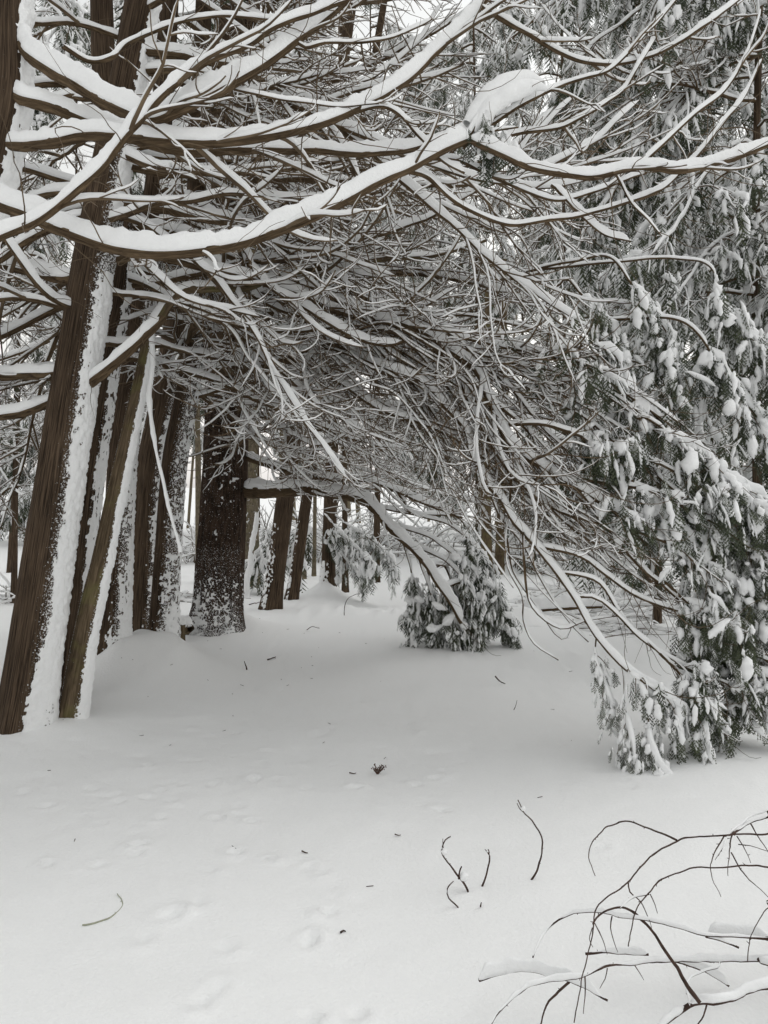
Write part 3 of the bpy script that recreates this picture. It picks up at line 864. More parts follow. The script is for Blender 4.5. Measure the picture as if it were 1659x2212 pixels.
# snow-laden spray that ends the lowest heavy limb
def heap(parent, base, px, py, d, n, L, r, seed, spread=(0.1, 0.06), snow_scale=1.0):
    lf, ls = MB(), MB()
    c = at(px, py, d)
    A = c + r.normal(0, 1, (n, 3)) * np.array([spread[0], 0.05, spread[1]])
    dress(lf, ls, A, norm(r.normal(0, 1, (n, 3)) * np.array([1, 1, 0.1])), r, 6, L, True, 0.75, seed=seed, thick=0.12, cap=0.8)
    lf.build("leaf_sprays", "leaf", parent, base, False, kind="stuff")
    ls.build("spray_snow", "snow", parent, base, kind="stuff")
tipb = L0([(1000,320,3.55),(1040,290,3.55),(1080,280,3.55),(1120,275,3.55)], 0.008, 0.004, 0, 221, 0.02)
heap(tipb, B0, 1075, 300, 3.6, 8, 0.10, rl, 223, (0.05, 0.05))
mbh = MB()
hp = catmull([at(1010, 268, 3.6), at(1050, 215, 3.62), at(1095, 185, 3.64), at(1140, 170, 3.66), at(1170, 178, 3.66)], 0.012)
fingers(mbh, hp[None], (0.055 * np.sin(np.linspace(0.25, math.pi - 0.15, len(hp))) ** 0.6)[None], 16, 4, 0.18)
fingers(mbh, (hp + np.array([0.02, -0.03, -0.05]))[None], (0.045 * np.sin(np.linspace(0.2, math.pi - 0.1, len(hp))) ** 0.7)[None], 16, 6, 0.25)
mbh.build("snow_heap", "snow", tipb, B0)

# --- traced limbs of the cedars in the row
def near_plane(tr, pts):
    """the big boughs swing forward early, then droop across the view"""
    if tr is not t5: return pts
    return [(x, y, float(np.interp(d, [4.0, 4.4, 6.5, 7.4, 8.0], [4.0, 4.4, 5.3, 7.0, 8.0]))) for x, y, d in pts]
LIMB_PTS = {}
def Lx(tr, pts, r0, r1, nsec, seed, H=None, ntw=7, big=True, **kw):
    pts = near_plane(tr, pts)
    kw.setdefault("sec_len", 0.36)
    k5 = (0.85 if seed < 330 else 0.68) if tr is t5 else 1.0
    if H is not None: H = H * ((0.62 if seed < 330 else 0.48) if tr is t5 else 0.8)
    if tr is t5: kw.setdefault('snowy', 0.7)
    kw.setdefault('bare', 2.3)
    lm = limb_px(pts, r0 * k5, r1 * k5, 0.045, 0.007, seed)
    LIMB_PTS.setdefault(id(tr), []).append(lm.P[len(lm.P) // 4:])
    return build_limb(tr["t"], tr["b"], lm, rl, nsec, ntw, snow_h=H, seed=seed, big=big, **kw)
Lx(t1, [(172,846,5.12),(200,824,4.98),(245,790,4.9),(290,752,4.88),(325,716,4.9),(352,690,4.95)], 0.034, 0.026, 0, 301, 0.05)
Lx(t1, [(205,560,5.05),(150,603,5.1),(75,588,5.2),(0,577,5.2),(-90,560,5.2)], 0.036, 0.02, 6, 302, 0.07)
Lx(t1, [(165,800,5.05),(110,809,5.1),(0,812,5.2),(-90,806,5.2)], 0.036, 0.028, 4, 303, 0.05)
Lx(t1, [(190,670,5.05),(145,662,4.9),(90,627,4.7),(35,557,4.6),(0,500,4.6)], 0.018, 0.012, 3, 304, 0.05)
Lx(t1, [(225,480,5.05),(280,460,4.8),(340,440,4.7),(420,432,4.7),(500,418,4.7),(600,428,4.8),(720,430,4.9),(850,410,5.0)], 0.02, 0.008, 8, 305, 0.05)
Lx(t1, [(220,505,5.05),(300,561,4.7),(350,611,4.6),(400,646,4.6),(475,668,4.7),(560,690,4.8)], 0.014, 0.006, 6, 306, 0.035)
Lx(t1, [(255,330,5.05),(330,360,4.9),(430,375,4.8),(560,372,4.8),(700,355,5.0),(880,330,5.2)], 0.022, 0.008, 9, 307, 0.05)
Lx(t3, [(322,716,5.3),(345,690,5.3),(370,651,5.3),(400,627,5.3),(450,623,5.35),(525,621,5.4),(600,597,5.5),(700,577,5.6),(830,562,5.8),(950,548,5.9),(1050,520,6.0)], 0.034, 0.012, 9, 308, 0.035, bark="pale_cedar_bark")
Lx(t2, [(252,600,5.75),(300,610,5.6),(380,650,5.5),(500,700,5.4),(620,716,5.4),(740,705,5.5),(860,680,5.6)], 0.022, 0.008, 9, 309, 0.04)
Lx(t4, [(330,480,6.8),(420,470,6.5),(470,530,6.2),(500,597,6.0),(540,633,6.0),(600,668,6.0),(690,690,6.1),(800,700,6.2)], 0.024, 0.010, 9, 310, 0.045)
Lx(t4, [(345,400,6.8),(430,440,6.2),(525,537,5.4),(550,586,5.3),(600,632,5.2),(650,662,5.15),(715,706,5.1),(765,731,5.1),(830,747,5.1),(870,738,5.1)], 0.022, 0.012, 5, 311, 0.055)
Lx(t4, [(350,520,6.8),(430,561,6.4),(465,597,6.2),(540,627,6.1),(625,647,6.1),(700,662,6.1),(830,702,6.2),(960,760,6.2),(1050,775,6.2)], 0.016, 0.006, 8, 312, 0.035)
Lx(t5, [(400,800,8.0),(440,802,7.8),(500,801,7.6),(575,791,7.4),(640,771,7.1),(700,746,6.9),(775,716,6.7),(830,697,6.5),(905,716,6.2),(965,756,6.0),(1030,801,5.8),(1055,857,5.6),(1080,917,5.5),(1110,972,5.3),(1170,1012,5.2),(1250,1060,5.0),(1330,1110,4.9),(1400,1180,4.8)], 0.075, 0.014, 20, 313, 0.075, sec_len=0.28, sec_lo=0.35)
Lx(t5, [(690,752,6.9),(730,747,6.8),(830,797,6.4),(905,822,6.1),(960,877,5.9),(1005,927,5.7),(1020,982,5.5),(1050,1037,5.35),(1090,1082,5.2),(1115,1130,5.1),(1155,1177,5.0),(1205,1237,4.8),(1245,1297,4.65),(1280,1357,4.5),(1340,1432,4.35),(1420,1487,4.25),(1470,1530,4.2)], 0.034, 0.010, 16, 314, 0.05, sec_len=0.22, sec_lo=0.25)
Lx(t5, [(640,771,7.1),(675,772,7.0),(725,821,6.8),(830,887,6.4),(905,912,6.2),(980,942,6.0),(1040,982,5.8),(1090,992,5.7),(1160,1040,5.5)], 0.032, 0.010, 12, 315, 0.045)
Lx(t5, [(420,722,8.0),(510,717,7.8),(575,682,7.6),(610,657,7.5),(670,620,7.3),(760,600,7.1),(880,590,7.0),(1020,610,6.8),(1120,650,6.6)], 0.065, 0.012, 16, 316, 0.07)
Lx(t5, [(860,690,6.4),(960,720,6.1),(1080,745,5.9),(1180,770,5.7),(1260,790,5.5),(1350,850,5.3),(1440,910,5.2)], 0.024, 0.008, 12, 317, 0.04, foliage=0.12, fol_L=0.14)
Lx(t5, [(905,716,6.2),(985,800,5.9),(1020,880,5.7),(1060,960,5.5),(1120,1040,5.3),(1190,1092,5.1),(1230,1112,5.0),(1330,1138,4.9),(1400,1158,4.8),(1500,1200,4.7)], 0.024, 0.008, 10, 318, 0.04)
Lx(t5, [(700,746,6.9),(800,860,6.6),(900,925,6.4),(925,1007,6.2),(945,1082,6.1),(975,1135,6.0)], 0.012, 0.005, 3, 319, 0.02)
Lx(t5, [(1080,917,5.5),(1105,1000,5.3),(1100,1112,5.2),(1095,1162,5.1),(1102,1227,5.0),(1130,1287,4.95),(1128,1342,4.9),(1150,1392,4.85),(1205,1427,4.8)], 0.012, 0.004, 0, 320, 0.016)
Lx(t5, [(1095,1162,5.1),(1110,1230,5.1),(1150,1300,5.1),(1195,1372,5.1),(1222,1380,5.1),(1235,1340,5.1)], 0.007, 0.003, 0, 321, 0.015)
Lx(t5, [(1155,1177,5.0),(1255,1202,4.9),(1305,1237,4.8),(1380,1287,4.7),(1480,1322,4.6),(1575,1342,4.5),(1680,1375,4.5)], 0.014, 0.006, 6, 322, 0.028, foliage=0.4, floor=60, hi=True, fol_L=0.13, sec_len=0.2, sec_lo=0.5)
Lx(t5, [(1205,1237,4.8),(1295,1262,4.7),(1350,1342,4.6),(1395,1382,4.5),(1455,1442,4.4),(1510,1495,4.35),(1545,1540,4.3)], 0.012, 0.005, 4, 323, 0.025, foliage=0.45, floor=80, hi=True, fol_L=0.12, sec_len=0.2, sec_lo=0.6)
Lx(t5, [(1130,1150,5.0),(1130,1240,4.9),(1150,1310,4.85),(1210,1355,4.8),(1262,1340,4.7),(1330,1330,4.7)], 0.010, 0.004, 2, 324, 0.025)
Lx(t5, [(1170,1012,5.2),(1290,1040,5.0),(1400,1060,4.9),(1500,1110,4.8),(1600,1170,4.7),(1700,1240,4.6)], 0.018, 0.007, 10, 325, 0.03, foliage=0.4, hi=True, fol_L=0.14, floor=40, sec_len=0.25)
Lx(t5, [(1080,917,5.5),(1180,920,5.3),(1300,960,5.1),(1420,1000,5.0),(1530,1060,4.9),(1650,1130,4.8)], 0.018, 0.007, 10, 326, 0.03, foliage=0.4, hi=True, fol_L=0.14, sec_len=0.25)
Lx(t5, [(1250,1060,5.0),(1350,1190,4.8),(1450,1280,4.7),(1540,1360,4.6),(1640,1420,4.5),(1720,1450,4.5)], 0.016, 0.006, 9, 327, 0.03, foliage=0.4, hi=True, fol_L=0.13, floor=60, sec_len=0.22, sec_lo=0.4)
Lx(t5, [(1240,1290,4.65),(1300,1300,4.6),(1400,1390,4.5),(1500,1450,4.4),(1600,1490,4.4),(1700,1520,4.4)], 0.010, 0.004, 7, 328, 0.025, foliage=0.5, hi=True, fol_L=0.12, floor=80, sec_len=0.25, sec_lo=0.35)
for q, (pts, r0) in enumerate([
        ([(830,697,6.5),(900,760,6.3),(980,850,6.1),(1040,930,5.9),(1090,1010,5.7),(1130,1080,5.6),(1180,1150,5.5)], 0.020),
        ([(905,716,6.2),(1000,760,6.0),(1090,830,5.8),(1160,910,5.6),(1230,980,5.4),(1310,1040,5.2)], 0.020),
        ([(965,756,6.0),(1060,790,5.9),(1160,850,5.7),(1260,900,5.5),(1350,970,5.3),(1430,1020,5.2)], 0.018),
        ([(775,716,6.7),(840,780,6.5),(890,850,6.4),(950,930,6.3),(990,1010,6.2),(1030,1080,6.1),(1060,1130,6.0)], 0.016),
        ([(700,746,6.9),(760,790,6.8),(830,830,6.7),(900,870,6.6),(970,900,6.5),(1040,920,6.4),(1120,960,6.3)], 0.016),
        ([(1030,801,5.8),(1120,810,5.7),(1210,850,5.5),(1300,900,5.4),(1400,960,5.2)], 0.016),
        ([(1110,972,5.3),(1160,1060,5.2),(1220,1130,5.1),(1290,1180,5.0),(1360,1240,4.9),(1440,1300,4.8)], 0.016),
        ([(1055,857,5.6),(1140,930,5.5),(1200,1000,5.3),(1270,1090,5.2),(1330,1170,5.0),(1380,1230,4.9)], 0.018),
        ([(1050,1037,5.35),(1080,1110,5.3),(1130,1180,5.2),(1180,1270,5.1),(1220,1330,5.0),(1270,1385,4.9)], 0.014),
        ([(600,690,7.4),(680,700,7.2),(760,745,7.0),(830,800,6.9),(880,870,6.8),(910,940,6.7)], 0.016)]):
    Lx(t5, pts, r0, 0.005, 11, 340 + q, 0.03, sec_len=0.3)
rv = np.random.default_rng(909)
DROOP = [
    [(640,771,7.1),(730,750,6.8),(830,797,6.4),(905,822,6.1),(960,877,5.9),(1005,927,5.7),(1050,1037,5.35),(1115,1130,5.1),(1205,1237,4.8),(1280,1357,4.5)],
    [(700,746,6.9),(830,697,6.5),(905,716,6.2),(1030,801,5.8),(1080,917,5.5),(1170,1012,5.2),(1330,1110,4.9),(1440,1190,4.8)],
    [(640,771,7.1),(725,821,6.8),(830,887,6.4),(980,942,6.0),(1090,992,5.7),(1200,1060,5.5),(1300,1150,5.3)],
    [(830,697,6.5),(960,720,6.1),(1080,745,5.9),(1260,790,5.5),(1440,910,5.2),(1560,1010,5.1)],
    [(610,657,7.5),(760,600,7.1),(900,600,6.9),(1040,640,6.6),(1160,700,6.3),(1260,790,6.0),(1340,890,5.7)],
    [(775,716,6.7),(890,800,6.4),(980,900,6.1),(1060,1000,5.8),(1140,1110,5.5),(1240,1210,5.2),(1340,1300,4.9)]]
for q in range(30):
    base_ = DROOP[q % len(DROOP)]
    ox, oy, od = rv.normal(0, 45), rv.normal(0, 30), rv.normal(0, 0.25)
    gx_, gy_ = rv.normal(10, 60), rv.normal(0, 45)
    n_ = len(base_)
    pts = [(x + (ox + gx_ * i / n_) * min(1, i / 2), y + (oy + gy_ * i / n_) * min(1, i / 2), d + od * min(1, i / 2)) for i, (x, y, d) in enumerate(base_)]
    c_ = int(rv.integers(max(4, n_ - 3), n_ + 1))
    Lx(t5, pts[:c_], rv.uniform(0.013, 0.024), 0.004, 6, 1600 + q, rv.uniform(0.012, 0.034), ntw=4, big=False, sec_len=0.2, sec_lo=0.3, bare=1.3)
Lx(t6, [(525,1060,8.85),(600,1062,8.6),(675,1057,8.5),(750,1072,8.4),(795,1088,8.4),(850,1148,8.2),(905,1203,8.05),(945,1262,7.95),(978,1310,7.9),(995,1345,7.9)], 0.085, 0.018, 10, 329, 0.075, floor=220, sec_len=0.28, sec_lo=0.2)
Lx(t6, [(530,985,8.85),(600,1010,8.6),(700,1035,8.4),(800,1040,8.3),(900,1080,8.2),(1000,1120,8.1)], 0.04, 0.012, 16, 330, 0.06, floor=60)
Lx(t6, [(500,905,8.85),(520,880,8.6),(540,840,8.4),(580,800,8.3),(610,780,8.3)], 0.04, 0.02, 3, 331, 0.05)
Lx(t5b, [(415,800,7.1),(440,760,6.8),(450,700,6.6),(440,660,6.5)], 0.010, 0.005, 2, 332, 0.02)
Lx(t3, [(325,760,5.3),(322,860,5.2),(335,960,5.1),(352,1040,5.0),(372,1120,5.0),(385,1180,5.0)], 0.014, 0.010, 0, 333, 0.05, jit=0) if False else None
mb = MB()   # snow-laden dead shoot hanging from the broken top
hang = catmull([at(326, 715, 5.25), at(330, 790, 5.15), at(322, 860, 5.1), at(335, 965, 5.0), at(352, 1040, 5.0), at(366, 1105, 5.0), at(386, 1175, 5.0), at(390, 1195, 5.0)], 0.03)
tubes(mb, hang[None], np.linspace(0.016, 0.004, len(hang))[None], 7, 0.1)
hb = mb.build("branch", "branch_bark", t3["t"], t3["b"])
mb = MB()
hs_ = hang + np.array([0.004, -0.012, 0.006])
fingers(mb, hs_[None], (0.020 * (1 - 0.45 * np.linspace(0, 1, len(hang))) * (0.85 + 0.3 * vnoise(hang * 9, 3)))[None], 9, 3, 0.25)
mb.build("snow_cap", "snow", hb, t3["b"])

# --- arching boughs that fill the roof of the tunnel
ra = np.random.default_rng(77)
BARE = [make_bough(ra, L, 0.008 + 0.0055 * L, 900 + i, ra.uniform(-0.15, 0.3), ra.uniform(0.3, 1.0), ra.uniform(0.2, 1.0), nsec=13, ntw=8, sdroop=ra.uniform(0.3, 0.9), supturn=ra.uniform(0.3, 0.9), sec_len=0.42)
        for i, L in enumerate([1.7, 2.0, 2.3, 2.6, 2.8, 3.0, 3.2, 3.4, 3.7, 4.0, 2.4, 3.0])]
for key, n, zlo, zhi, az in (("t1", 10, 2.5, 5.0, (-60, 80)), ("t1", 9, 2.2, 4.8, (110, 220)), ("t2", 10, 2.6, 5.4, (-60, 80)), ("t2", 8, 2.2, 5.0, (100, 220)), ("t4", 11, 2.6, 6.0, (-70, 70)),
                             ("t5", 12, 2.4, 7.2, (-80, 10)), ("t5b", 8, 2.5, 6.2, (-65, 60)), ("t6", 17, 1.9, 7.6, (-95, -5)), ("t6", 6, 2.6, 5.0, (120, 230))):
    hang_boughs(TR[key], BARE, n, ra, zlo, zhi, az)

# --- near sprays: ends of the drooping boughs on the right
def spray_run(tr, pts, r0, r1, seed, L, step=0.05, n_per=3, H=0.03, lo=0.25, snow=0.9, thick=0.12, hi=True):
    q3 = [at(*p) for p in near_plane(tr, pts)]
    reg = LIMB_PTS.get(id(tr))
    n_own = plen(np.array(q3))
    if reg:
        A = np.vstack(reg)
        ax, ay = project(A)
        ok = (ax < pts[0][0] - 25) & (ay < pts[0][1] + 30)
        dd = np.where(ok, np.linalg.norm(A - q3[0], axis=1), 99)
        j = int(np.argmin(dd))
        if 0.06 < dd[j] < 2.5:
            a0 = A[j]; m = (a0 + q3[0]) / 2 + UP * 0.03 * dd[j]
            q3 = [a0, m] + q3
    lm = Limb(catmull(q3, 0.03), r0 * 1.2, r1, 0.012, seed)
    lo = 1 - (1 - lo) * n_own / lm.L
    mb = MB(); tubes(mb, lm.P[None], lm.R[None], 7, 0.1, seed)
    o = mb.build("branch", "branch_bark", tr["t"], tr["b"])
    mb = MB(); kk = min(len(lm.P) - 6, max(0, int(lo * len(lm.P))))
    if kk > 8: snow_caps(mb, lm.P[None, :kk], lm.R[None, :kk], np.array([0.30 * H if hi else 0.7 * H]), 8, 0.2, seed, 0.95, 9.0)
    snow_caps(mb, lm.P[None, max(0, kk - 1):], np.maximum(lm.R, 0.011 if hi else 0.014)[None, max(0, kk - 1):], np.array([H]), 12, 0.22, seed, 1.2, 9.0)
    mb.build("snow_cap", "snow", o, tr["b"])
    lf, ls, tw = MB(), MB(), MB()
    n = max(4, int(lm.L * (1 - lo) / step))
    t = np.linspace(lo, 1, n)
    p, T = interp_path(lm.P, t)
    # short hanging side shoots carry the sprays
    m = n
    side = norm(np.cross(T, UP) + 1e-4) * np.where(rl.random((m, 1)) < 0.5, -1, 1)
    d0 = norm(T * 0.6 + side * 0.7 + UP * rl.normal(-0.1, 0.3, (m, 1)))
    ln = L * rl.uniform(0.5, 1.9, m)
    S = grow(p, d0, ln * (1 + 0.8 * (rl.random(m) < 0.2)), 7, np.full(m, 0.9), np.full(m, -0.5), 0.3, rl)
    S[..., 2] = np.maximum(S[..., 2], 0.06)
    tubes(tw, S, np.broadcast_to(np.linspace(0.003, 0.0012, 7), (m, 7)), 4)
    A, Tn = [p], [T]
    for k in (3, 6):
        A.append(S[:, k]); Tn.append(norm(S[:, k] - S[:, k - 1]))
    A = np.vstack(A); Tn = np.vstack(Tn)
    keep = A[:, 2] > 0.07
    dress(lf, ls, A[keep], Tn[keep], rl, n_per, L * (0.8 if hi else 1.0), hi, snow, out=0.6, down=1.2, seed=seed, thick=thick, cap=0.6)
    tw.build("twigs", "twig", o, tr["b"], kind="stuff")
    lf.build("leaf_sprays", "leaf", o, tr["b"], False, kind="stuff")
    ls.build("spray_snow", "snow", o, tr["b"], kind="stuff")
    return o
spray_run(t5, [(1340,1432,4.35),(1400,1478,4.25),(1470,1530,4.2),(1510,1570,4.2)], 0.009, 0.003, 401, 0.13, 0.045, H=0.04)
spray_run(t5, [(1395,1475,4.25),(1398,1560,4.2),(1405,1610,4.15),(1430,1660,4.1),(1465,1705,4.08)], 0.006, 0.002, 402, 0.105, 0.05, lo=0.45, H=0.03)
spray_run(t5, [(1345,1440,4.35),(1352,1520,4.3),(1362,1580,4.2),(1372,1640,4.15)], 0.005, 0.002, 403, 0.095, 0.06, lo=0.6, H=0.03)
spray_run(t5, [(1290,1370,4.5),(1285,1420,4.45),(1300,1470,4.4),(1325,1530,4.35)], 0.005, 0.002, 404, 0.085, 0.06, 3, H=0.025, lo=0.3)
spray_run(t5, [(1455,1440,4.4),(1500,1480,4.35),(1530,1510,4.3),(1555,1560,4.3)], 0.008, 0.003, 405, 0.12, 0.04, H=0.04)
spray_run(t5, [(1480,1322,4.6),(1520,1390,4.5),(1580,1420,4.45),(1650,1460,4.4),(1710,1480,4.4)], 0.010, 0.004, 406, 0.15, 0.035, H=0.045, n_per=3)
spray_run(t5, [(1440,1260,4.7),(1500,1310,4.6),(1560,1330,4.55),(1640,1390,4.5)], 0.009, 0.004, 407, 0.14, 0.035, H=0.045, n_per=3)
spray_run(t5, [(1380,1150,4.8),(1450,1180,4.7),(1530,1230,4.65),(1610,1280,4.6),(1690,1310,4.6)], 0.010, 0.004, 408, 0.15, 0.035, H=0.045, n_per=3)
spray_run(t5, [(1330,1010,4.95),(1380,1050,4.9),(1440,1120,4.85),(1500,1180,4.8)], 0.008, 0.003, 409, 0.15, 0.04, H=0.045, n_per=3)
spray_run(t5, [(1400,900,5.1),(1480,960,5.0),(1560,1030,4.9),(1660,1090,4.85)], 0.009, 0.004, 410, 0.16, 0.035, H=0.05, n_per=3)
spray_run(t5, [(1440,1040,5.0),(1530,1110,4.9),(1620,1170,4.8),(1700,1230,4.8)], 0.009, 0.004, 411, 0.16, 0.035, H=0.05, n_per=3)
spray_run(t5, [(1280,740,5.6),(1330,770,5.55),(1340,800,5.5),(1335,830,5.5)], 0.006, 0.003, 412, 0.14, 0.05, H=0.05)
spray_run(t5, [(1215,830,5.5),(1235,820,5.45),(1245,850,5.45)], 0.005, 0.003, 413, 0.12, 0.05, H=0.06)
spray_run(t5, [(1350,880,5.3),(1385,880,5.25),(1400,920,5.2)], 0.005, 0.003, 414, 0.14, 0.05, H=0.05)
spray_run(t5, [(1480,700,5.6),(1540,770,5.5),(1600,860,5.4),(1680,950,5.3)], 0.010, 0.004, 415, 0.18, 0.04, H=0.05, n_per=3)
spray_run(t5, [(1520,560,5.8),(1560,640,5.7),(1610,720,5.6),(1690,760,5.6)], 0.009, 0.004, 416, 0.18, 0.04, H=0.05, n_per=3)
spray_run(t5, [(1320,560,6.0),(1380,640,5.9),(1440,720,5.8),(1480,820,5.7)], 0.009, 0.004, 417, 0.18, 0.04, H=0.045, n_per=3)
spray_run(t5, [(1230,600,6.2),(1290,680,6.1),(1340,750,6.0),(1370,830,5.9)], 0.008, 0.004, 418, 0.17, 0.045, H=0.045, n_per=3)

# --- the bough that has sagged to the ground in the middle distance
t6o = TR["t6"]
def sagging(pts, seed, r0=0.014, L=0.12, n_per=7, step=0.042, lo=0.3, H=0.05):
    return spray_run(t6o, pts, r0, 0.004, seed, L, step, n_per, H, lo, 0.7, 0.095, hi=False)
sagging([(800,1095,8.4),(880,1108,8.3),(980,1140,8.2),(1040,1200,8.2),(1072,1280,8.15),(1078,1330,8.1)], 421, lo=0.55)
sagging([(835,1130,8.35),(930,1165,8.25),(1000,1215,8.15),(1045,1270,8.1),(1052,1330,8.1)], 422, lo=0.55)
sagging([(880,1175,8.3),(960,1210,8.15),(1010,1262,8.05),(1030,1320,8.0),(1028,1370,8.0)], 423, lo=0.5)
sagging([(945,1262,8.2),(975,1300,8.1),(985,1340,8.0),(980,1385,7.95)], 424, lo=0.2)
sagging([(870,1170,8.35),(888,1230,8.3),(893,1300,8.25),(892,1365,8.2)], 425, lo=0.4)
sagging([(905,1210,8.3),(928,1280,8.2),(940,1340,8.15),(945,1392,8.1)], 426, lo=0.45)
sagging([(1030,1250,8.2),(1075,1290,8.2),(1098,1335,8.2),(1108,1385,8.2)], 427, lo=0.35)
sagging([(890,1108,8.3),(960,1112,8.5),(1000,1130,8.6),(1020,1190,8.6),(1025,1260,8.6)], 428, lo=0.5)
sagging([(960,1225,8.3),(985,1270,8.3),(1005,1320,8.3),(1008,1380,8.25)], 429, lo=0.2)
sagging([(920,1225,8.45),(930,1290,8.5),(925,1350,8.5)], 430, lo=0.25)

# heavier snow pads on the sagging bough
rp = np.random.default_rng(61)
def pads(parent, base, spots, seed):
    m = MB()
    for k, (px, py, d, w, h) in enumerate(spots):
        c = at(px, py, d)
        n = 3
        for j in range(n):
            a = rp.uniform(-0.5, 0.5)
            s_ = np.linspace(-0.5, 0.5, 7)[:, None]
            P = c + rp.normal(0, 1, 3) * np.array([w * 0.3, 0.05, h * 0.3]) + s_ * np.array([w * rp.uniform(0.4, 0.9), 0.05, -h * rp.uniform(0.2, 0.9) * (1 if rp.random() < 0.7 else -1)])
            fingers(m, P[None], (PROF7 * rp.uniform(0.18, 0.36) * h)[None], 9, seed + j + 7 * k, 0.5)
    m.build("snow_pad", "snow", parent, base, kind="stuff")
pads(TR["t6"]["o"].parent.children[-1], t6["b"], [(965,1330,7.95,0.26,0.12), (945,1352,7.95,0.2,0.1), (1000,1345,7.95,0.2,0.11), (1085,1325,8.1,0.16,0.14), (1098,1360,8.1,0.12,0.14), (1035,1225,8.15,0.16,0.16),
     (1050,1260,8.1,0.14,0.14), (985,1195,8.2,0.2,0.12), (1000,1160,8.3,0.22,0.1), (900,1290,8.2,0.12,0.12), (888,1340,8.2,0.12,0.1), (1065,1300,8.05,0.14,0.12)], 15)

# --- crowns over the frame
rc = np.random.default_rng(9)
for key, z0, z1, rad, n in (("t0", 5.4, 8.5, 1.6, 40), ("t1", 6.0, 10, 1.7, 50), ("t2", 6.2, 10, 1.7, 40), ("t4", 7.4, 11, 1.7, 40), ("t5", 8.2, 12, 1.7, 40), ("t5b", 8.0, 11, 1.5, 30), ("t6", 9.2, 13, 1.8, 40)):
    tr = TR[key]
    tp = tr["P"][-1]
    crown(tr["t"], tr["b"], (tp[0] + 0.6, tp[1]), z0, z1, rad, n, rc, 60 + n)

# ------------------------------------------------------------------ trees further off
rb = np.random.default_rng(303)
def far_tree(key, name, label, px, py, d, width_px, lean_px, bark, seed, top_py=-200, group=None, sides=30, **kw):
    x = (px - CX) / F * d
    p0 = np.array([x, d, gz(x, d)])
    top = at(px + lean_px, top_py, d)
    mid = (p0 + top) / 2 + np.array([rb.normal(0, 0.05), 0, 0])
    r0 = width_px / F * d / 2
    return make_tree(key, name, label, [p0, mid, top], r0, r0 * 0.45, bark, seed, group, sides=sides, step=0.12, flare=0.35, **kw)

BG = "trunks beyond the clearing"
f1 = far_tree("b1", "pine_tree", "broad pale lichen-grey trunk just right of the dark pine, far side of the clearing", 540, 1272, 14.6, 40, 6, "grey_bark", 51, group=BG)
f2 = far_tree("b2", "cedar_tree", "brown leaning trunk with snow at its foot, first right of the grey lichen trunk", 584, 1331, 11.0, 41, 205, "cedar_bark", 52, -200, BG, sides=40)
f3 = far_tree("b3", "cedar_tree", "slimmer dark leaning trunk, second right of the grey lichen trunk", 629, 1312, 11.9, 26, 235, "cedar_bark", 53, -200, BG)
f4 = far_tree("b4", "cedar_tree", "short-looking trunk with a wide snow-banked foot behind hanging green sprays", 708, 1300, 12.8, 30, 40, "cedar_bark", 54, -200, BG)
trunk_snow(f2["o"], f2["b"], f2["P"], f2["R"], 61, 215, 60, 0.016, 1.1, zmax=1.4, rag=1.1, grow_low=0.5, sides=80)
trunk_snow(f3["o"], f3["b"], f3["P"], f3["R"], 62, 205, 50, 0.014, 1.1, zmax=1.4, rag=1.0, grow_low=0.4, sides=70)
trunk_snow(f4["o"], f4["b"], f4["P"], f4["R"], 63, 215, 60, 0.03, 0.5, zmax=0.7, rag=0.9, grow_low=0.7, sides=80)
trunk_snow(f1["o"], f1["b"], f1["P"], f1["R"], 64, 270, 110, 0.012, 1.6, zmax=2.6, rag=1.2, sides=80)
for i, (px, py, w, lean, bark, lab) in enumerate([
        (746, 1283, 14, 10, "cedar_bark", "thin brown trunk beside hanging sprays left of the sagging bough"),
        (812, 1262, 16, -18, "cedar_bark", "reddish trunk standing just left of the sagging bough"),
        (657, 1255, 10, 22, "grey_bark", "pale slender trunk behind the two leaning brown trunks"),
        (678, 1252, 9, 45, "grey_bark", "pale slender trunk slanting right on the bright slope"),
        (612, 1240, 11, 8, "grey_bark", "pale trunk showing between the two leaning brown trunks"),
        (430, 1262, 15, -22, "grey_bark", "pale trunk in the bright gap left of the dark pine"),
        (1052, 1250, 24, 10, "pale_cedar_bark", "olive-brown trunk right behind the sagging bough"),
        (1078, 1243, 20, 22, "pale_cedar_bark", "olive-brown trunk second behind the sagging bough"),
        (1400, 1262, 26, -20, "cedar_bark", "reddish cedar trunk in the thicket behind the drooping boughs"),
        (1520, 1250, 22, 14, "cedar_bark", "reddish cedar trunk deep in the thicket near the right edge"),
        (20, 1240, 12, 40, "cedar_bark", "slender dark trunk at the left edge behind the row")]):
    d = 1.5 * F / (py - CY)
    d = min(d, 24)
    tr = far_tree("n%d" % i, "cedar_tree" if "cedar" in bark else "pine_tree", lab, px, py, d, w, lean * 0.5, bark, 70 + i, 560, BG, sides=20)
# wind-thrown birch-like sapling by the grey trunk
r2 = np.random.default_rng(8)
pts = [at(531, 1293, 13.2), at(533, 1255, 13.2), at(541, 1220, 13.2), at(544, 1180, 13.1), at(552, 1140, 13.0), at(556, 1100, 13.0)]
sap = make_tree("sap", "birch_sapling", "thin crooked sapling crusted with snow in front of the grey lichen trunk", [np.array([pts[0][0], pts[0][1], 0])] + pts[1:], 0.055, 0.03, "grey_bark", 90, sides=20)
trunk_snow(sap["o"], sap["b"], sap["P"], sap["R"], 91, 270, 120, 0.02, 0.2, rag=1.0, fq=9, sides=50, step=0.03)

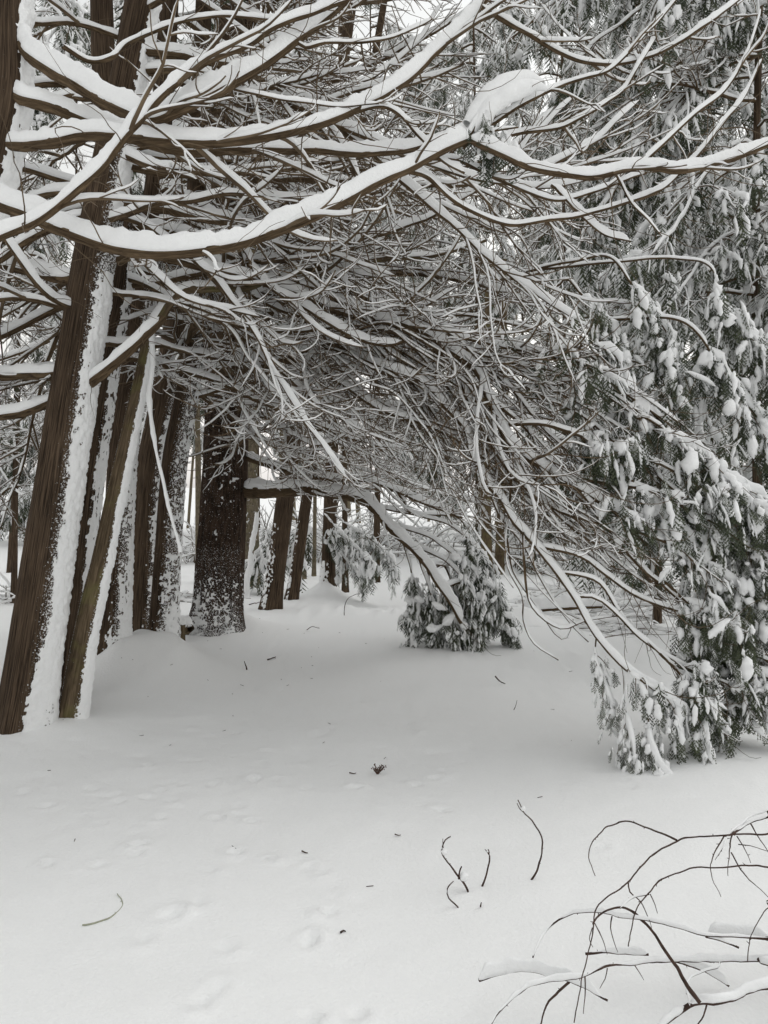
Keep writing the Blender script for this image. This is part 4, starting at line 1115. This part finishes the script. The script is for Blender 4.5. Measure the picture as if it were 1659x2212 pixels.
# boughs and foliage of the trees that close the view
GREEN = [make_bough(rb, L, 0.010 + 0.004 * L, 700 + i, rb.uniform(-0.3, 0.15), rb.uniform(0.6, 1.2), rb.uniform(-0.2, 0.4), nsec=12, ntw=5, sdroop=1.0, supturn=0.05,
                    foliage=f, fol_L=0.19, fol_n=2, sec_len=0.42, fol_snow=0.95, fol_cap=0.5)
         for i, (L, f) in enumerate([(1.4, 0.7), (1.7, 0.55), (2.0, 0.7), (2.2, 0.45), (2.5, 0.6), (2.8, 0.5), (1.9, 0.4), (2.4, 0.7)])]
for key, n, zhi in (("b1", 4, 7), ("b2", 3, 5), ("b3", 3, 5), ("b4", 3, 5), ("n0", 3, 8), ("n1", 3, 9)):
    hang_boughs(TR[key], BARE + (GREEN[:2] if key in ("b4", "n1") else []), n, rb, 2.4, zhi, (-180, 180), (0.6, 0.9))
# low evergreen sprays hanging from the trunk with the banked foot
for k, pts in enumerate([[(700,1110,12.7),(735,1150,12.4),(780,1190,12.2),(815,1225,12.0)], [(715,1110,12.8),(760,1140,12.5),(820,1180,12.3),(850,1225,12.2)],
                         [(690,1110,12.9),(720,1170,12.6),(750,1215,12.4),(775,1240,12.3)]]):
    spray_run(TR["b4"], pts, 0.012, 0.004, 440 + k, 0.17, 0.10, 3, 0.03, 0.25, hi=False)
for k, pts in enumerate([[(560,1120,14.0),(575,1160,13.8),(565,1190,13.6),(570,1210,13.5)], [(640,1120,14.0),(650,1170,13.8),(645,1190,13.6)]]):
    spray_run(TR["b1"], pts, 0.012, 0.004, 450 + k, 0.3, 0.12, 3, 0.03, 0.3, hi=False)

EV = "snow-laden evergreens closing the view"
def evergreen(key, label, px, d, n, zlo, zhi, seed, az=(-180, 180), sc=(0.8, 1.25), w=17, bare=0):
    tr = far_tree(key, "evergreen_tree", label, px, 1.5 * F / d + CY, d, w * 10 / d, rb.uniform(-20, 20), "cedar_bark", seed, -500, EV, sides=20)
    hang_boughs(tr, GREEN, n, rb, zlo, zhi, az, sc, floor=-30)
    if bare: hang_boughs(tr, BARE, bare, rb, zlo, zhi, az, (0.6, 0.9), floor=-30)
    return tr
evergreen("e1", "snow-laden evergreen at the top right, its sprays hanging behind the long bare limb", 1420, 10.5, 20, 4.2, 9.8, 101, (160, 300), (0.8, 1.2), bare=6)
evergreen("e2", "snow-laden evergreen at the right edge, trunk glimpsed at mid height", 1640, 7.8, 18, 2.6, 7.6, 102, (140, 270), (0.7, 1.05), bare=8)
evergreen("e3", "evergreen heaped with snow behind the right thicket, nearer the middle", 1220, 20.0, 26, 3.0, 16.5, 103, (150, 390), (1.3, 1.9), bare=10)
evergreen("e4", "dark evergreen standing over the sagging bough", 1030, 24.0, 26, 2.2, 18, 104, (150, 390), (1.5, 2.2), bare=7)
evergreen("e5", "pale distant evergreen in the upper middle behind bare branches", 800, 36.0, 26, 4.0, 27, 105, (150, 390), (2.2, 3.4), bare=8)
evergreen("e6", "evergreen behind the row of leaning trunks at the left edge", 30, 13.0, 16, 1.6, 10.5, 106, (140, 330), (1.0, 1.4), bare=7)
evergreen("e7", "distant evergreen filling gaps above the left trunks", 330, 30.0, 26, 4.2, 23.0, 107, (150, 390), (2.0, 3.0), bare=8)
evergreen("e8", "far evergreen deep behind the right edge", 1540, 14.0, 22, 1.6, 12, 108, (150, 390), (1.0, 1.5), bare=8)
evergreen("e9", "evergreen in the upper middle right, mostly hidden by arching boughs", 1130, 34.0, 26, 4.0, 27, 109, (150, 390), (2.2, 3.4), bare=8)
evergreen("e10", "far evergreen rising behind the dark pine, seen through its branches", 560, 37.0, 24, 4.5, 28, 110, (150, 390), (2.2, 3.4), bare=8)
evergreen("e11", "evergreen just past the right edge, sprays reaching in at the top corner", 1800, 9.5, 16, 2.2, 9.0, 111, (110, 270), (0.9, 1.3), bare=8)
evergreen("e12", "bushy snowed evergreen low at the left edge behind the row", -60, 9.0, 11, 0.9, 6.5, 112, (-80, 60), (0.6, 0.9), bare=7)
evergreen("e13", "far evergreen showing between the leaning trunks at the left", 160, 27.0, 22, 2.6, 20, 113, (150, 390), (1.8, 2.6), bare=8)
evergreen("e14", "tall evergreen filling the sky behind the upper right branches", 1440, 28.0, 30, 4.0, 22, 114, (150, 390), (1.8, 2.8), bare=8)

# pale wood on the slope
rf = np.random.default_rng(55)
WOOD = "pale trunks of the wood on the far slope"
SL = []
for i in range(14):
    x = rf.uniform(-16, 16); y = rf.uniform(28, 52)
    zg = gz(x, y)
    h = rf.uniform(9, 14)
    ln = rf.normal(0.6, 1.3)
    b = np.array([x, y, zg])
    t = thing("slender_tree", "slender bare tree of the pale wood far behind the clearing", "tree", tuple(b), WOOD)
    o, P, R = build_trunk(t, b, [b - [0, 0, 0.2], b + [ln * 0.4, 0, h * 0.5], b + [ln, 0, h]], rf.uniform(0.08, 0.17), 0.03, "grey_bark", 500 + i, sides=10, step=0.4, flare=0.2)
    n = 26
    k = rf.integers(len(P) // 5, len(P) - 1, n)
    ph = rf.uniform(0, 6.28, n)
    S = grow(P[k], np.stack([np.cos(ph), np.sin(ph), rf.uniform(-0.1, 0.6, n)], -1), rf.uniform(0.8, 2.4, n), 8, np.full(n, 0.3), np.full(n, 0.5), 0.2, rf)
    rr = np.broadcast_to(np.linspace(0.016, 0.004, 8), (n, 8))
    m1, m2 = MB(), MB()
    tubes(m1, S, rr, 4); snow_caps(m2, S, rr, np.full(n, 0.05), 5, 0.05, i)
    c = m1.build("crown", "twig", t, b, kind="stuff"); m2.build("crown_snow", "snow", c, b, kind="stuff")

# ------------------------------------------------------------------ low things on the snow
# stump and log end between the speckled stem and the dark pine
sb = tree_base(386, 1428); sb[2] = gz(sb[0], sb[1])
st = thing("tree_stump", "little sawn stump with a round cap of snow beside the dark pine", "stump", tuple(sb))
o, P, R = build_trunk(st, sb, [sb - [0, 0, 0.1], sb + [0.0, 0, 0.10], sb + [0.005, 0, 0.17]], 0.062, 0.058, "tan_wood" if False else "pale_cedar_bark", 95, sides=36, step=0.02, flare=0.1)
th = np.linspace(0, 2 * math.pi, 36, endpoint=False)
mb = MB()
prof = [(0.060, 0.0), (0.066, 0.015), (0.068, 0.035), (0.062, 0.06), (0.045, 0.08), (0.02, 0.09), (0.001, 0.092)]
V = np.array([[sb + [0.006 + rr * math.cos(a), rr * math.sin(a), 0.168 + zz] for a in th] for rr, zz in prof])
V += 0.006 * vnoise(V.reshape(-1, 3) * 30, 3).reshape(V.shape[:2])[..., None]
mb.add(V, ring_faces(1, len(prof), 36))
mb.build("snow_cap", "snow", st, sb)
lb = np.array(at(384, 1370, 8.1)); lb0 = np.array([lb[0], lb[1], gz(lb[0], lb[1])])
lg = thing("broken_log", "mossy broken log with snow on top, behind the little stump", "log", tuple(lb0))
lp = catmull([at(366, 1400, 8.3), at(376, 1375, 8.2), at(386, 1362, 8.1), at(402, 1360, 8.0), at(412, 1356, 7.95)], 0.02)
mb = MB(); tubes(mb, lp[None], np.linspace(0.07, 0.045, len(lp))[None], 14, 0.25); lgo = mb.build("trunk", "pale_cedar_bark", lg, lb0)
mb = MB(); snow_caps(mb, lp[None], np.linspace(0.06, 0.05, len(lp))[None], np.array([0.08]), 12, 0, 3, 1.1); mb.build("snow_cap", "snow", lgo, lb0)

def twig_thing(name, label, cat, stems, mat="dead_twig", snowy=True, base=None, group=None):
    """stems: list of (points3d, r0, r1, snow height, bits)"""
    b = np.array(stems[0][0][0], float) if base is None else np.array(base, float)
    t = thing(name, label, cat, tuple(b), group)
    for i, (pts, r0, r1, H) in enumerate(stems):
        P = catmull(pts, 0.012)
        P = P + np.stack([fbm(P * 16 + 5 * k, i + k, 3) for k in range(3)], -1) * 0.007 * np.minimum(1, np.arange(len(P)) / 6)[:, None]
        mb = MB()
        R = np.linspace(r0, r1, len(P)) * 0.82
        R = R * (1 + 0.25 * np.clip(vnoise(P * 45, 4 + i) - 0.45, 0, 1) * 3)
        tubes(mb, P[None], R[None], 8, 0.12, i)
        # buds
        nb = int(len(P) / 9)
        if nb:
            k = rl.integers(2, len(P) - 1, nb)
            d = norm(rl.normal(0, 1, (nb, 3)))
            Q = P[k][:, None] + d[:, None] * (np.linspace(0, 1, 3)[None, :, None] * rl.uniform(0.006, 0.012, (nb, 1, 1)))
            tubes(mb, Q, np.broadcast_to(np.array([r1 * 0.8 + 0.0008, 0.0012, 0.0005]), (nb, 3)), 4)
        o = mb.build("stem", mat, t, b)
        if H > 0:
            mb = MB(); snow_caps(mb, P[None], np.maximum(R, 0.003)[None], np.array([H]), 11, 0.35, 70 + i, 0.9, 9.0, steep=(0.8, 0.985)); mb.build("snow_cap", "snow", o, b)
    return t
def zp(zx, zy, d): return at(829.5 + zx * 0.5, 1659 + zy * 0.5, d)
def zg(zx, zy, h): return atg(829.5 + zx * 0.5, 1659 + zy * 0.5, h)
def stem_on(pts, base_px):
    """upright stem: keeps the depth of its foot"""
    d = 1.5 * F / (1659 + base_px[1] * 0.5 - CY)
    return [zp(x, y, d) for x, y in pts]
S1 = stem_on([(363,575),(362,530),(322,475),(290,420),(262,385),(253,350),(266,310),(291,293)], (363, 555))
S1b = stem_on([(322,480),(326,445),(333,424)], (363, 555))
S1c = stem_on([(256,345),(254,305)], (363, 555))
twig_thing("dead_stem", "forked dead stem with a lump of snow among the foreground stems", "dead stem",
           [(S1, 0.0055, 0.0026, 0), (S1b, 0.004, 0.003, 0), (S1c, 0.002, 0.0012, 0)], group="dead stems poking out of the foreground snow")
twig_thing("dead_stem", "low curled dead stem, leftmost of those in the foreground snow", "dead stem",
           [(stem_on([(326,625),(318,600),(282,562),(275,522),(298,487)], (326, 612)), 0.004, 0.002, 0)], group="dead stems poking out of the foreground snow")
twig_thing("dead_stem", "short upright dead stem with a notched tip, between forked and tall curved stems", "dead stem",
           [(stem_on([(414,550),(420,520),(442,460),(455,395),(452,350)], (415, 535)), 0.0055, 0.003, 0.004), (stem_on([(454,375),(445,362),(435,352)], (415, 535)), 0.003, 0.0016, 0)], group="dead stems poking out of the foreground snow")
twig_thing("dead_stem", "tall curved dead stem with a forked tip, rightmost of the upright stems", "dead stem",
           [(stem_on([(608,535),(618,512),(660,440),(685,370),(680,300),(650,240),(605,192),(580,135)], (613, 518)), 0.0055, 0.0022, 0), (stem_on([(602,190),(586,175),(574,150)], (613, 518)), 0.0025, 0.0015, 0)], group="dead stems poking out of the foreground snow")
# small lumps of snow caught on the stems
def lump(parent_t, p, r, seed):
    b = np.array(parent_t.location)
    m = MB()
    P = p + np.linspace(-1, 1, 7)[:, None] * np.array([r * 0.2, 0, -r * 1.1])
    fingers(m, P[None], (PROF7 * r)[None], 10, seed, 0.3)
    m.build("snow_cap", "snow", parent_t, b)
stems = [o for o in scene.objects if o.name.startswith("dead_stem")]
lump(stems[0], zp(258, 362, 1.5 * F / (1659 + 277 - CY)), 0.013, 3)
lump(stems[0], zp(345, 470, 1.5 * F / (1659 + 277 - CY) + 0.01), 0.018, 4)
lump(stems[3], zp(603, 175, 1.5 * F / (1659 + 259 - CY)), 0.010, 5)
lump(stems[2], zp(449, 358, 1.5 * F / (1659 + 267 - CY)), 0.006, 6)

# the fallen bare bough in the corner
fb = []
FOOT = np.array([2.35, 2.85, gz(2.35, 2.85) - 0.03])
def add(zpts, hs, r0, r1, H):
    hs = np.interp(np.linspace(0, 1, len(zpts)), np.linspace(0, 1, len(hs)), hs)
    P = [zg(x, y, h) for (x, y), h in zip(zpts, hs)]
    if zpts[0][0] >= 1700:
        P = [FOOT, P[0] * 0.45 + FOOT * 0.55 + UP * 0.06] + P
    elif zpts[-1][0] >= 1700:
        P = P + [P[-1] * 0.45 + FOOT * 0.55 + UP * 0.06, FOOT]
    fb.append((P, r0, r1, H))
add([(1800,270),(1659,282),(1500,290),(1350,300),(1265,312),(1150,385),(1055,490),(960,560),(915,620),(905,690),(880,820),(860,900),(840,1000),(820,1095)], [0.5,0.46,0.42,0.3,0.2,0.12], 0.0065, 0.0018, 0)
add([(1265,312),(1180,275),(1060,235),(960,260),(900,320),(885,370),(895,420),(912,465)], [0.44,0.44,0.36], 0.004, 0.0015, 0)
add([(1800,440),(1659,432),(1590,425),(1480,425),(1340,435),(1200,480),(1150,540),(1100,590),(1080,650),(1060,770)], [0.42,0.38,0.32,0.2], 0.0065, 0.002, 0)
add([(1800,750),(1659,738),(1500,730),(1390,722),(1310,700),(1150,660),(1000,635),(930,625),(820,630),(710,690),(640,820)], [0.2,0.2,0.22,0.24,0.2,0.1], 0.0075, 0.003, 0.009)
add([(1365,1015),(1300,920),(1200,760),(1120,660),(1060,615),(1010,605),(930,640),(905,680)], [0.12,0.2,0.28,0.26], 0.007, 0.003, 0)
add([(1800,840),(1659,828),(1450,835),(1250,832),(1050,845),(960,860),(850,900),(750,915),(640,940),(560,990),(500,1050),(455,1120)], [0.12,0.13,0.14,0.12,0.05], 0.008, 0.0035, 0.014)
add([(410,918),(480,895),(570,878),(650,880),(720,900),(800,920),(870,950),(965,1003)], [0.08,0.1,0.11,0.06], 0.0055, 0.004, 0.03)
add([(800,925),(740,980),(700,1030),(670,1120)], [0.1,0.08,0.03], 0.005, 0.0025, 0)
add([(1250,832),(1330,855),(1400,890),(1490,945)], [0.13,0.08,0.05], 0.006, 0.004, 0.02)
add([(870,803),(960,797),(1010,795),(1140,805)], [0.1,0.11,0.1], 0.005, 0.005, 0.02)
add([(1190,1120),(1280,1050),(1360,1016),(1440,1015),(1560,970),(1659,940),(1800,900)], [0.04,0.1,0.12,0.14], 0.009, 0.011, 0.018)
add([(1390,728),(1460,745),(1530,780)], [0.2,0.18], 0.005, 0.004, 0.01)
add([(1800,800),(1659,850),(1620,830)], [0.15,0.15], 0.008, 0.006, 0.02)
add([(1659,735),(1600,722),(1500,716),(1390,715)], [0.18,0.18], 0.009, 0.007, 0.03)
add([(1510,270),(1492,330),(1490,400),(1491,470)], [0.42,0.36], 0.003, 0.001, 0)
add([(1470,292),(1415,400),(1420,480),(1452,555)], [0.42,0.32], 0.003, 0.001, 0)
add([(1525,295),(1560,350),(1580,410)], [0.42,0.38], 0.0025, 0.001, 0)
add([(1500,365),(1550,450),(1610,510),(1680,580)], [0.40,0.3], 0.003, 0.001, 0)
add([(1580,235),(1640,330),(1680,400)], [0.44,0.38], 0.003, 0.0012, 0)
add([(1720,150),(1659,180),(1590,210),(1510,270),(1470,340),(1430,395)], [0.5,0.46,0.38], 0.004, 0.001, 0.004)
add([(1720,190),(1659,210),(1570,240),(1500,285),(1470,290)], [0.5,0.45,0.43], 0.005, 0.004, 0.006)
add([(1720,560),(1659,605),(1610,670),(1580,740),(1565,835)], [0.34,0.3,0.22], 0.0035, 0.0015, 0)
add([(985,640),(978,690),(990,740),(1012,795)], [0.22,0.14], 0.0025, 0.001, 0)
add([(1055,490),(1062,535),(1105,575),(1140,640),(1155,690)], [0.3,0.22], 0.003, 0.001, 0)
add([(1150,545),(1170,590),(1180,632)], [0.3,0.26], 0.002, 0.001, 0)
add([(910,670),(940,730),(968,805)], [0.22,0.16], 0.002, 0.001, 0)
add([(868,900),(870,960),(862,1055)], [0.14,0.08], 0.0025, 0.001, 0)
add([(1080,848),(1100,880),(1122,916)], [0.13,0.1], 0.002, 0.001, 0)
add([(965,865),(955,910),(930,950)], [0.12,0.08], 0.002, 0.001, 0)
add([(1450,840),(1440,862),(1370,880),(1320,915),(1308,960),(1322,1030)], [0.14,0.1], 0.0035, 0.0012, 0.004)
add([(1395,1020),(1380,1070),(1350,1120)], [0.1,0.06], 0.003, 0.002, 0)
add([(900,690),(885,740),(902,775)], [0.2,0.16], 0.002, 0.001, 0)
add([(1145,545),(1070,565),(1020,605)], [0.3,0.28], 0.003, 0.0015, 0.003)
add([(1530,330),(1600,340),(1680,370)], [0.4,0.4], 0.002, 0.001, 0)
twig_thing("fallen_bough", "bare fallen bough with arching twigs and ridges of snow, lower right corner", "branch", fb, base=tuple(FOOT))

# --- litter: bits of twig and a seed head
def litter(label, pts, r0, name="fallen_twig", H=0.0, mat="dead_twig"):
    twig_thing(name, label, "twig", [(pts, r0, r0 * 0.5, H)], mat=mat, group="bits of twig lying on the snow")
def lpx(pp, h=0.006):
    out = []
    for (x, y, *hh) in pp:
        p = atg(x, y); hz = hh[0] if hh else h
        p = atg(x, y, hz + gz(p[0], p[1])); out.append(p)
    return out
litter("dark little broken twig standing in the snow right of the dark pine's foot", lpx([(533,1446,0.0),(532,1440,0.03),(528,1428,0.09)]), 0.009)
litter("short dark twig lying flat up the clearing from the broken upright one", lpx([(578,1425),(588,1422),(595,1419)]), 0.009)
litter("curved dark stick half sunk near the middle of the clearing on the right", lpx([(1070,1461,0.06),(1080,1472,0.03),(1092,1478,0.0)]), 0.008)
litter("thin upright sliver of twig on the grey snow below the sagging bough", lpx([(1110,1533,0.0),(1114,1525,0.03),(1117,1513,0.07)]), 0.0035)
litter("tiny dark scrap beside the brown seed head", lpx([(755,1669),(763,1671),(769,1670)]), 0.005)
litter("dark speck of bark on the snow left of the forked stem", lpx([(853,1802),(860,1804),(866,1803)]), 0.004)
litter("small dark scrap on the foreground snow left of the middle", lpx([(652,1838),(659,1841),(665,1842)]), 0.004)
litter("greenish half-buried curl of stem on the left foreground snow", lpx([(178,1998,0.004),(195,1996,0.004),(235,1983,-0.001),(262,1962,-0.001),(264,1945,0.0),(252,1930,0.004)]), 0.004, mat="pale_stem")
litter("little dark peg of wood beside the forked stem", lpx([(1038,1958,0.0),(1040,1950,0.02)]), 0.004)
litter("two dark crumbs of bark low in the middle foreground", lpx([(736,2014),(742,2010),(747,2012)]), 0.0045)
litter("arched thin twig on the snow at the far side of the clearing", lpx([(663,1360,0.0),(675,1354,0.05),(690,1357,0.0)]), 0.006)
litter("lone bent stem standing in the bright far snow", [at(744, 1340, 10.6), at(744, 1315, 10.6), at(750, 1295, 10.6), at(765, 1285, 10.6), at(778, 1283, 10.6)], 0.007)
litter("thin stick lying left of the brown leaning trunk's foot", lpx([(538,1306,0.05),(550,1303,0.08),(566,1300,0.05)]), 0.009)

# shed needles and twig ends, too fine to count
m = MB()
rn = np.random.default_rng(70)
n = 60
nx = rn.uniform(-2.2, 2.6, n); ny = rn.uniform(3.0, 9.5, n)
p0 = np.stack([nx, ny, ground_z(nx, ny) + 0.002], -1)
a = rn.uniform(0, 6.28, n); ln = rn.uniform(0.008, 0.035, n)
dv = np.stack([np.cos(a), np.sin(a), rn.uniform(-0.1, 0.25, n)], -1)
tubes(m, p0[:, None] + dv[:, None] * (np.linspace(0, 1, 3)[None, :, None] * ln[:, None, None]), np.full((n, 3), 0.0016), 4)
nl = m.build("needle_litter", "dead_twig", kind="stuff")
nl["label"] = "scattered shed needles and twig ends on the snow"; nl["category"] = "litter"

# seed head
hb_ = atg(815, 1676); hb_[2] = gz(hb_[0], hb_[1])
sh = thing("seed_head", "small brown branching seed head standing in the middle of the snow", "seed head", tuple(hb_))
for i in range(15):
    a = rl.uniform(0, 6.28); e = rl.uniform(0.1, 0.8)
    d = np.array([math.cos(a) * e, math.sin(a) * e * 0.6, 1.0])
    ln = rl.uniform(0.035, 0.062)
    K = 7
    t = np.linspace(0, 1, K)[:, None]
    P = hb_ - [0, 0, 0.005] + d * t * ln + np.array([math.cos(a), 0, 0]) * t ** 2 * 0.008
    mb = MB(); tubes(mb, P[None], (0.0018 + 0.0008 * t[:, 0])[None], 7, 0.3, i)
    for j in range(4):
        q = P[-1 - j % 3] + rl.normal(0, 0.004, 3)
        s = np.linspace(-1, 1, 5)[:, None] * np.array([0, 0, 0.0045])
        fingers(mb, (q + s)[None], (PROF5 * 0.0032)[None], 6, j, 0.4)
    mb.build("spike", "cone_brown", sh, hb_)

# --- snowed-in scrub behind the drooping boughs
rs = np.random.default_rng(404)
SC = "snowed-in scrub behind the drooping boughs"
for i, (px, py, w, lab) in enumerate([(1180, 1300, 0.7, "low scrub of snowy twigs right of the sagging bough"), (1290, 1320, 0.9, "low scrub of snowy twigs behind the drooping boughs"),
                                      (1400, 1330, 0.9, "tangle of snowy dead twigs under the drooping boughs"), (1360, 1368, 0.6, "small snow-capped brush pile lying on the snow under the boughs"),
                                      (1520, 1330, 0.9, "snowy tangle of twigs near the right edge under the boughs"), (1240, 1270, 0.9, "farther scrub of snowy twigs in the bright gap"),
                                      (60, 1290, 0.8, "snowy brush behind the row at the left edge"), (395, 1300, 0.6, "bare snowy brush in the gap left of the dark pine"),
                                      (1450, 1290, 1.0, "far snowy scrub deep under the right boughs")]):
    b = atg(px, py); b[2] = gz(b[0], b[1])
    t = thing("scrub_bush", lab, "bush", tuple(b), SC)
    n = 26
    p0 = b + rs.normal(0, 1, (n, 3)) * np.array([w * 0.5, w * 0.3, 0]) + [0, 0, -0.02]
    ph = rs.uniform(0, 6.28, n)
    S = grow(p0, np.stack([np.cos(ph), np.sin(ph) * 0.6, rs.uniform(0.2, 1.0, n)], -1), w * rs.uniform(0.5, 1.3, n), 12, np.full(n, 0.9), np.full(n, 0.2), 0.35, rs)
    S[..., 2] = np.maximum(S[..., 2], b[2] + 0.0)
    rr = np.broadcast_to(np.linspace(0.010, 0.003, 12), (n, 12))
    P2 = [shoots_from(S[k], rr[k], 4, rs, 0.2, 1.0) for k in range(n)]
    q = np.vstack([x[0] for x in P2]); dd = np.vstack([x[1] for x in P2])
    W = grow(q, dd, w * rs.uniform(0.15, 0.45, len(q)), 7, np.full(len(q), 0.5), np.full(len(q), 0.3), 0.3, rs)
    rw = np.broadcast_to(np.linspace(0.0045, 0.0015, 7), (len(q), 7))
    m1, m2 = MB(), MB()
    tubes(m1, S, rr, 5); tubes(m1, W, rw, 4)
    snow_caps(m2, S, rr, np.full(n, 0.04), 6, 0.08, i, 1.3); snow_caps(m2, W, rw, np.full(len(q), 0.02), 5, 0.1, i + 4, 1.4)
    c = m1.build("twigs", "twig", t, b, kind="stuff"); m2.build("twig_snow", "snow", c, b, kind="stuff")
for i, (px, py, w, lab) in enumerate([(560, 1225, 1.1, "soft snowy brush on the far slope beside the grey lichen trunk"), (655, 1222, 1.3, "soft snowy brush on the far slope behind the leaning trunks"),
                                      (735, 1228, 1.2, "snowy brush on the far slope beyond the banked trunk foot"), (800, 1222, 1.3, "snowy brush far behind the reddish trunk"),
                                      (880, 1220, 1.4, "snowy brush far behind the sagging bough's left side"), (1110, 1232, 1.2, "snowy brush just right behind the sagging bough"),
                                      (1330, 1240, 1.3, "pale far brush in the gap under the drooping boughs"), (440, 1226, 1.2, "snowy brush in the bright gap left of the dark pine")]):
    b = atg(px, py); b[2] = gz(b[0], b[1])
    t = thing("scrub_bush", lab, "bush", tuple(b), "snowy brush on the far slope")
    n = 30
    p0 = b + rs.normal(0, 1, (n, 3)) * np.array([w * 0.5, w * 0.3, 0]) + [0, 0, -0.02]
    ph = rs.uniform(0, 6.28, n)
    S = grow(p0, np.stack([np.cos(ph) * 0.6, np.sin(ph) * 0.5, rs.uniform(0.5, 1.2, n)], -1), w * rs.uniform(0.8, 1.8, n), 12, np.full(n, 0.7), np.full(n, 0.2), 0.35, rs)
    rr = np.broadcast_to(np.linspace(0.016, 0.005, 12), (n, 12))
    P2 = [shoots_from(S[k], rr[k], 4, rs, 0.2, 1.0) for k in range(n)]
    q = np.vstack([x[0] for x in P2]); dd = np.vstack([x[1] for x in P2])
    W = grow(q, dd, w * rs.uniform(0.2, 0.6, len(q)), 7, np.full(len(q), 0.5), np.full(len(q), 0.3), 0.3, rs)
    rw = np.broadcast_to(np.linspace(0.008, 0.003, 7), (len(q), 7))
    m1, m2 = MB(), MB()
    tubes(m1, S, rr, 4); tubes(m1, W, rw, 3)
    snow_caps(m2, S, rr, np.full(n, 0.05), 5, 0.08, i, 1.3); snow_caps(m2, W, rw, np.full(len(q), 0.03), 5, 0.1, i + 4, 1.4)
    c = m1.build("twigs", "twig", t, b, kind="stuff"); m2.build("twig_snow", "snow", c, b, kind="stuff")
# fallen log with snow right of the bough
b = atg(1180, 1325); b[2] = gz(b[0], b[1])
lg = thing("fallen_log", "snow-capped fallen log lying beyond the sagging bough on the right", "log", tuple(b))
lp = catmull([at(1130, 1320, 10.6), at(1180, 1316, 10.6), at(1240, 1312, 10.7), at(1300, 1310, 10.8)], 0.03)
mb = MB(); tubes(mb, lp[None], np.linspace(0.035, 0.03, len(lp))[None], 12, 0.2); lo_ = mb.build("trunk", "branch_bark", lg, b)
mb = MB(); snow_caps(mb, lp[None], np.linspace(0.05, 0.045, len(lp))[None], np.array([0.13]), 12, 0, 3, 1.3); mb.build("snow_cap", "snow", lo_, b)

tris = sum(sum(len(p.vertices) - 2 for p in o.data.polygons) if False else len(o.data.loops) - 2 * len(o.data.polygons) for o in scene.objects if o.type == 'MESH')
print("TRIS", tris, "objects", len(scene.objects))
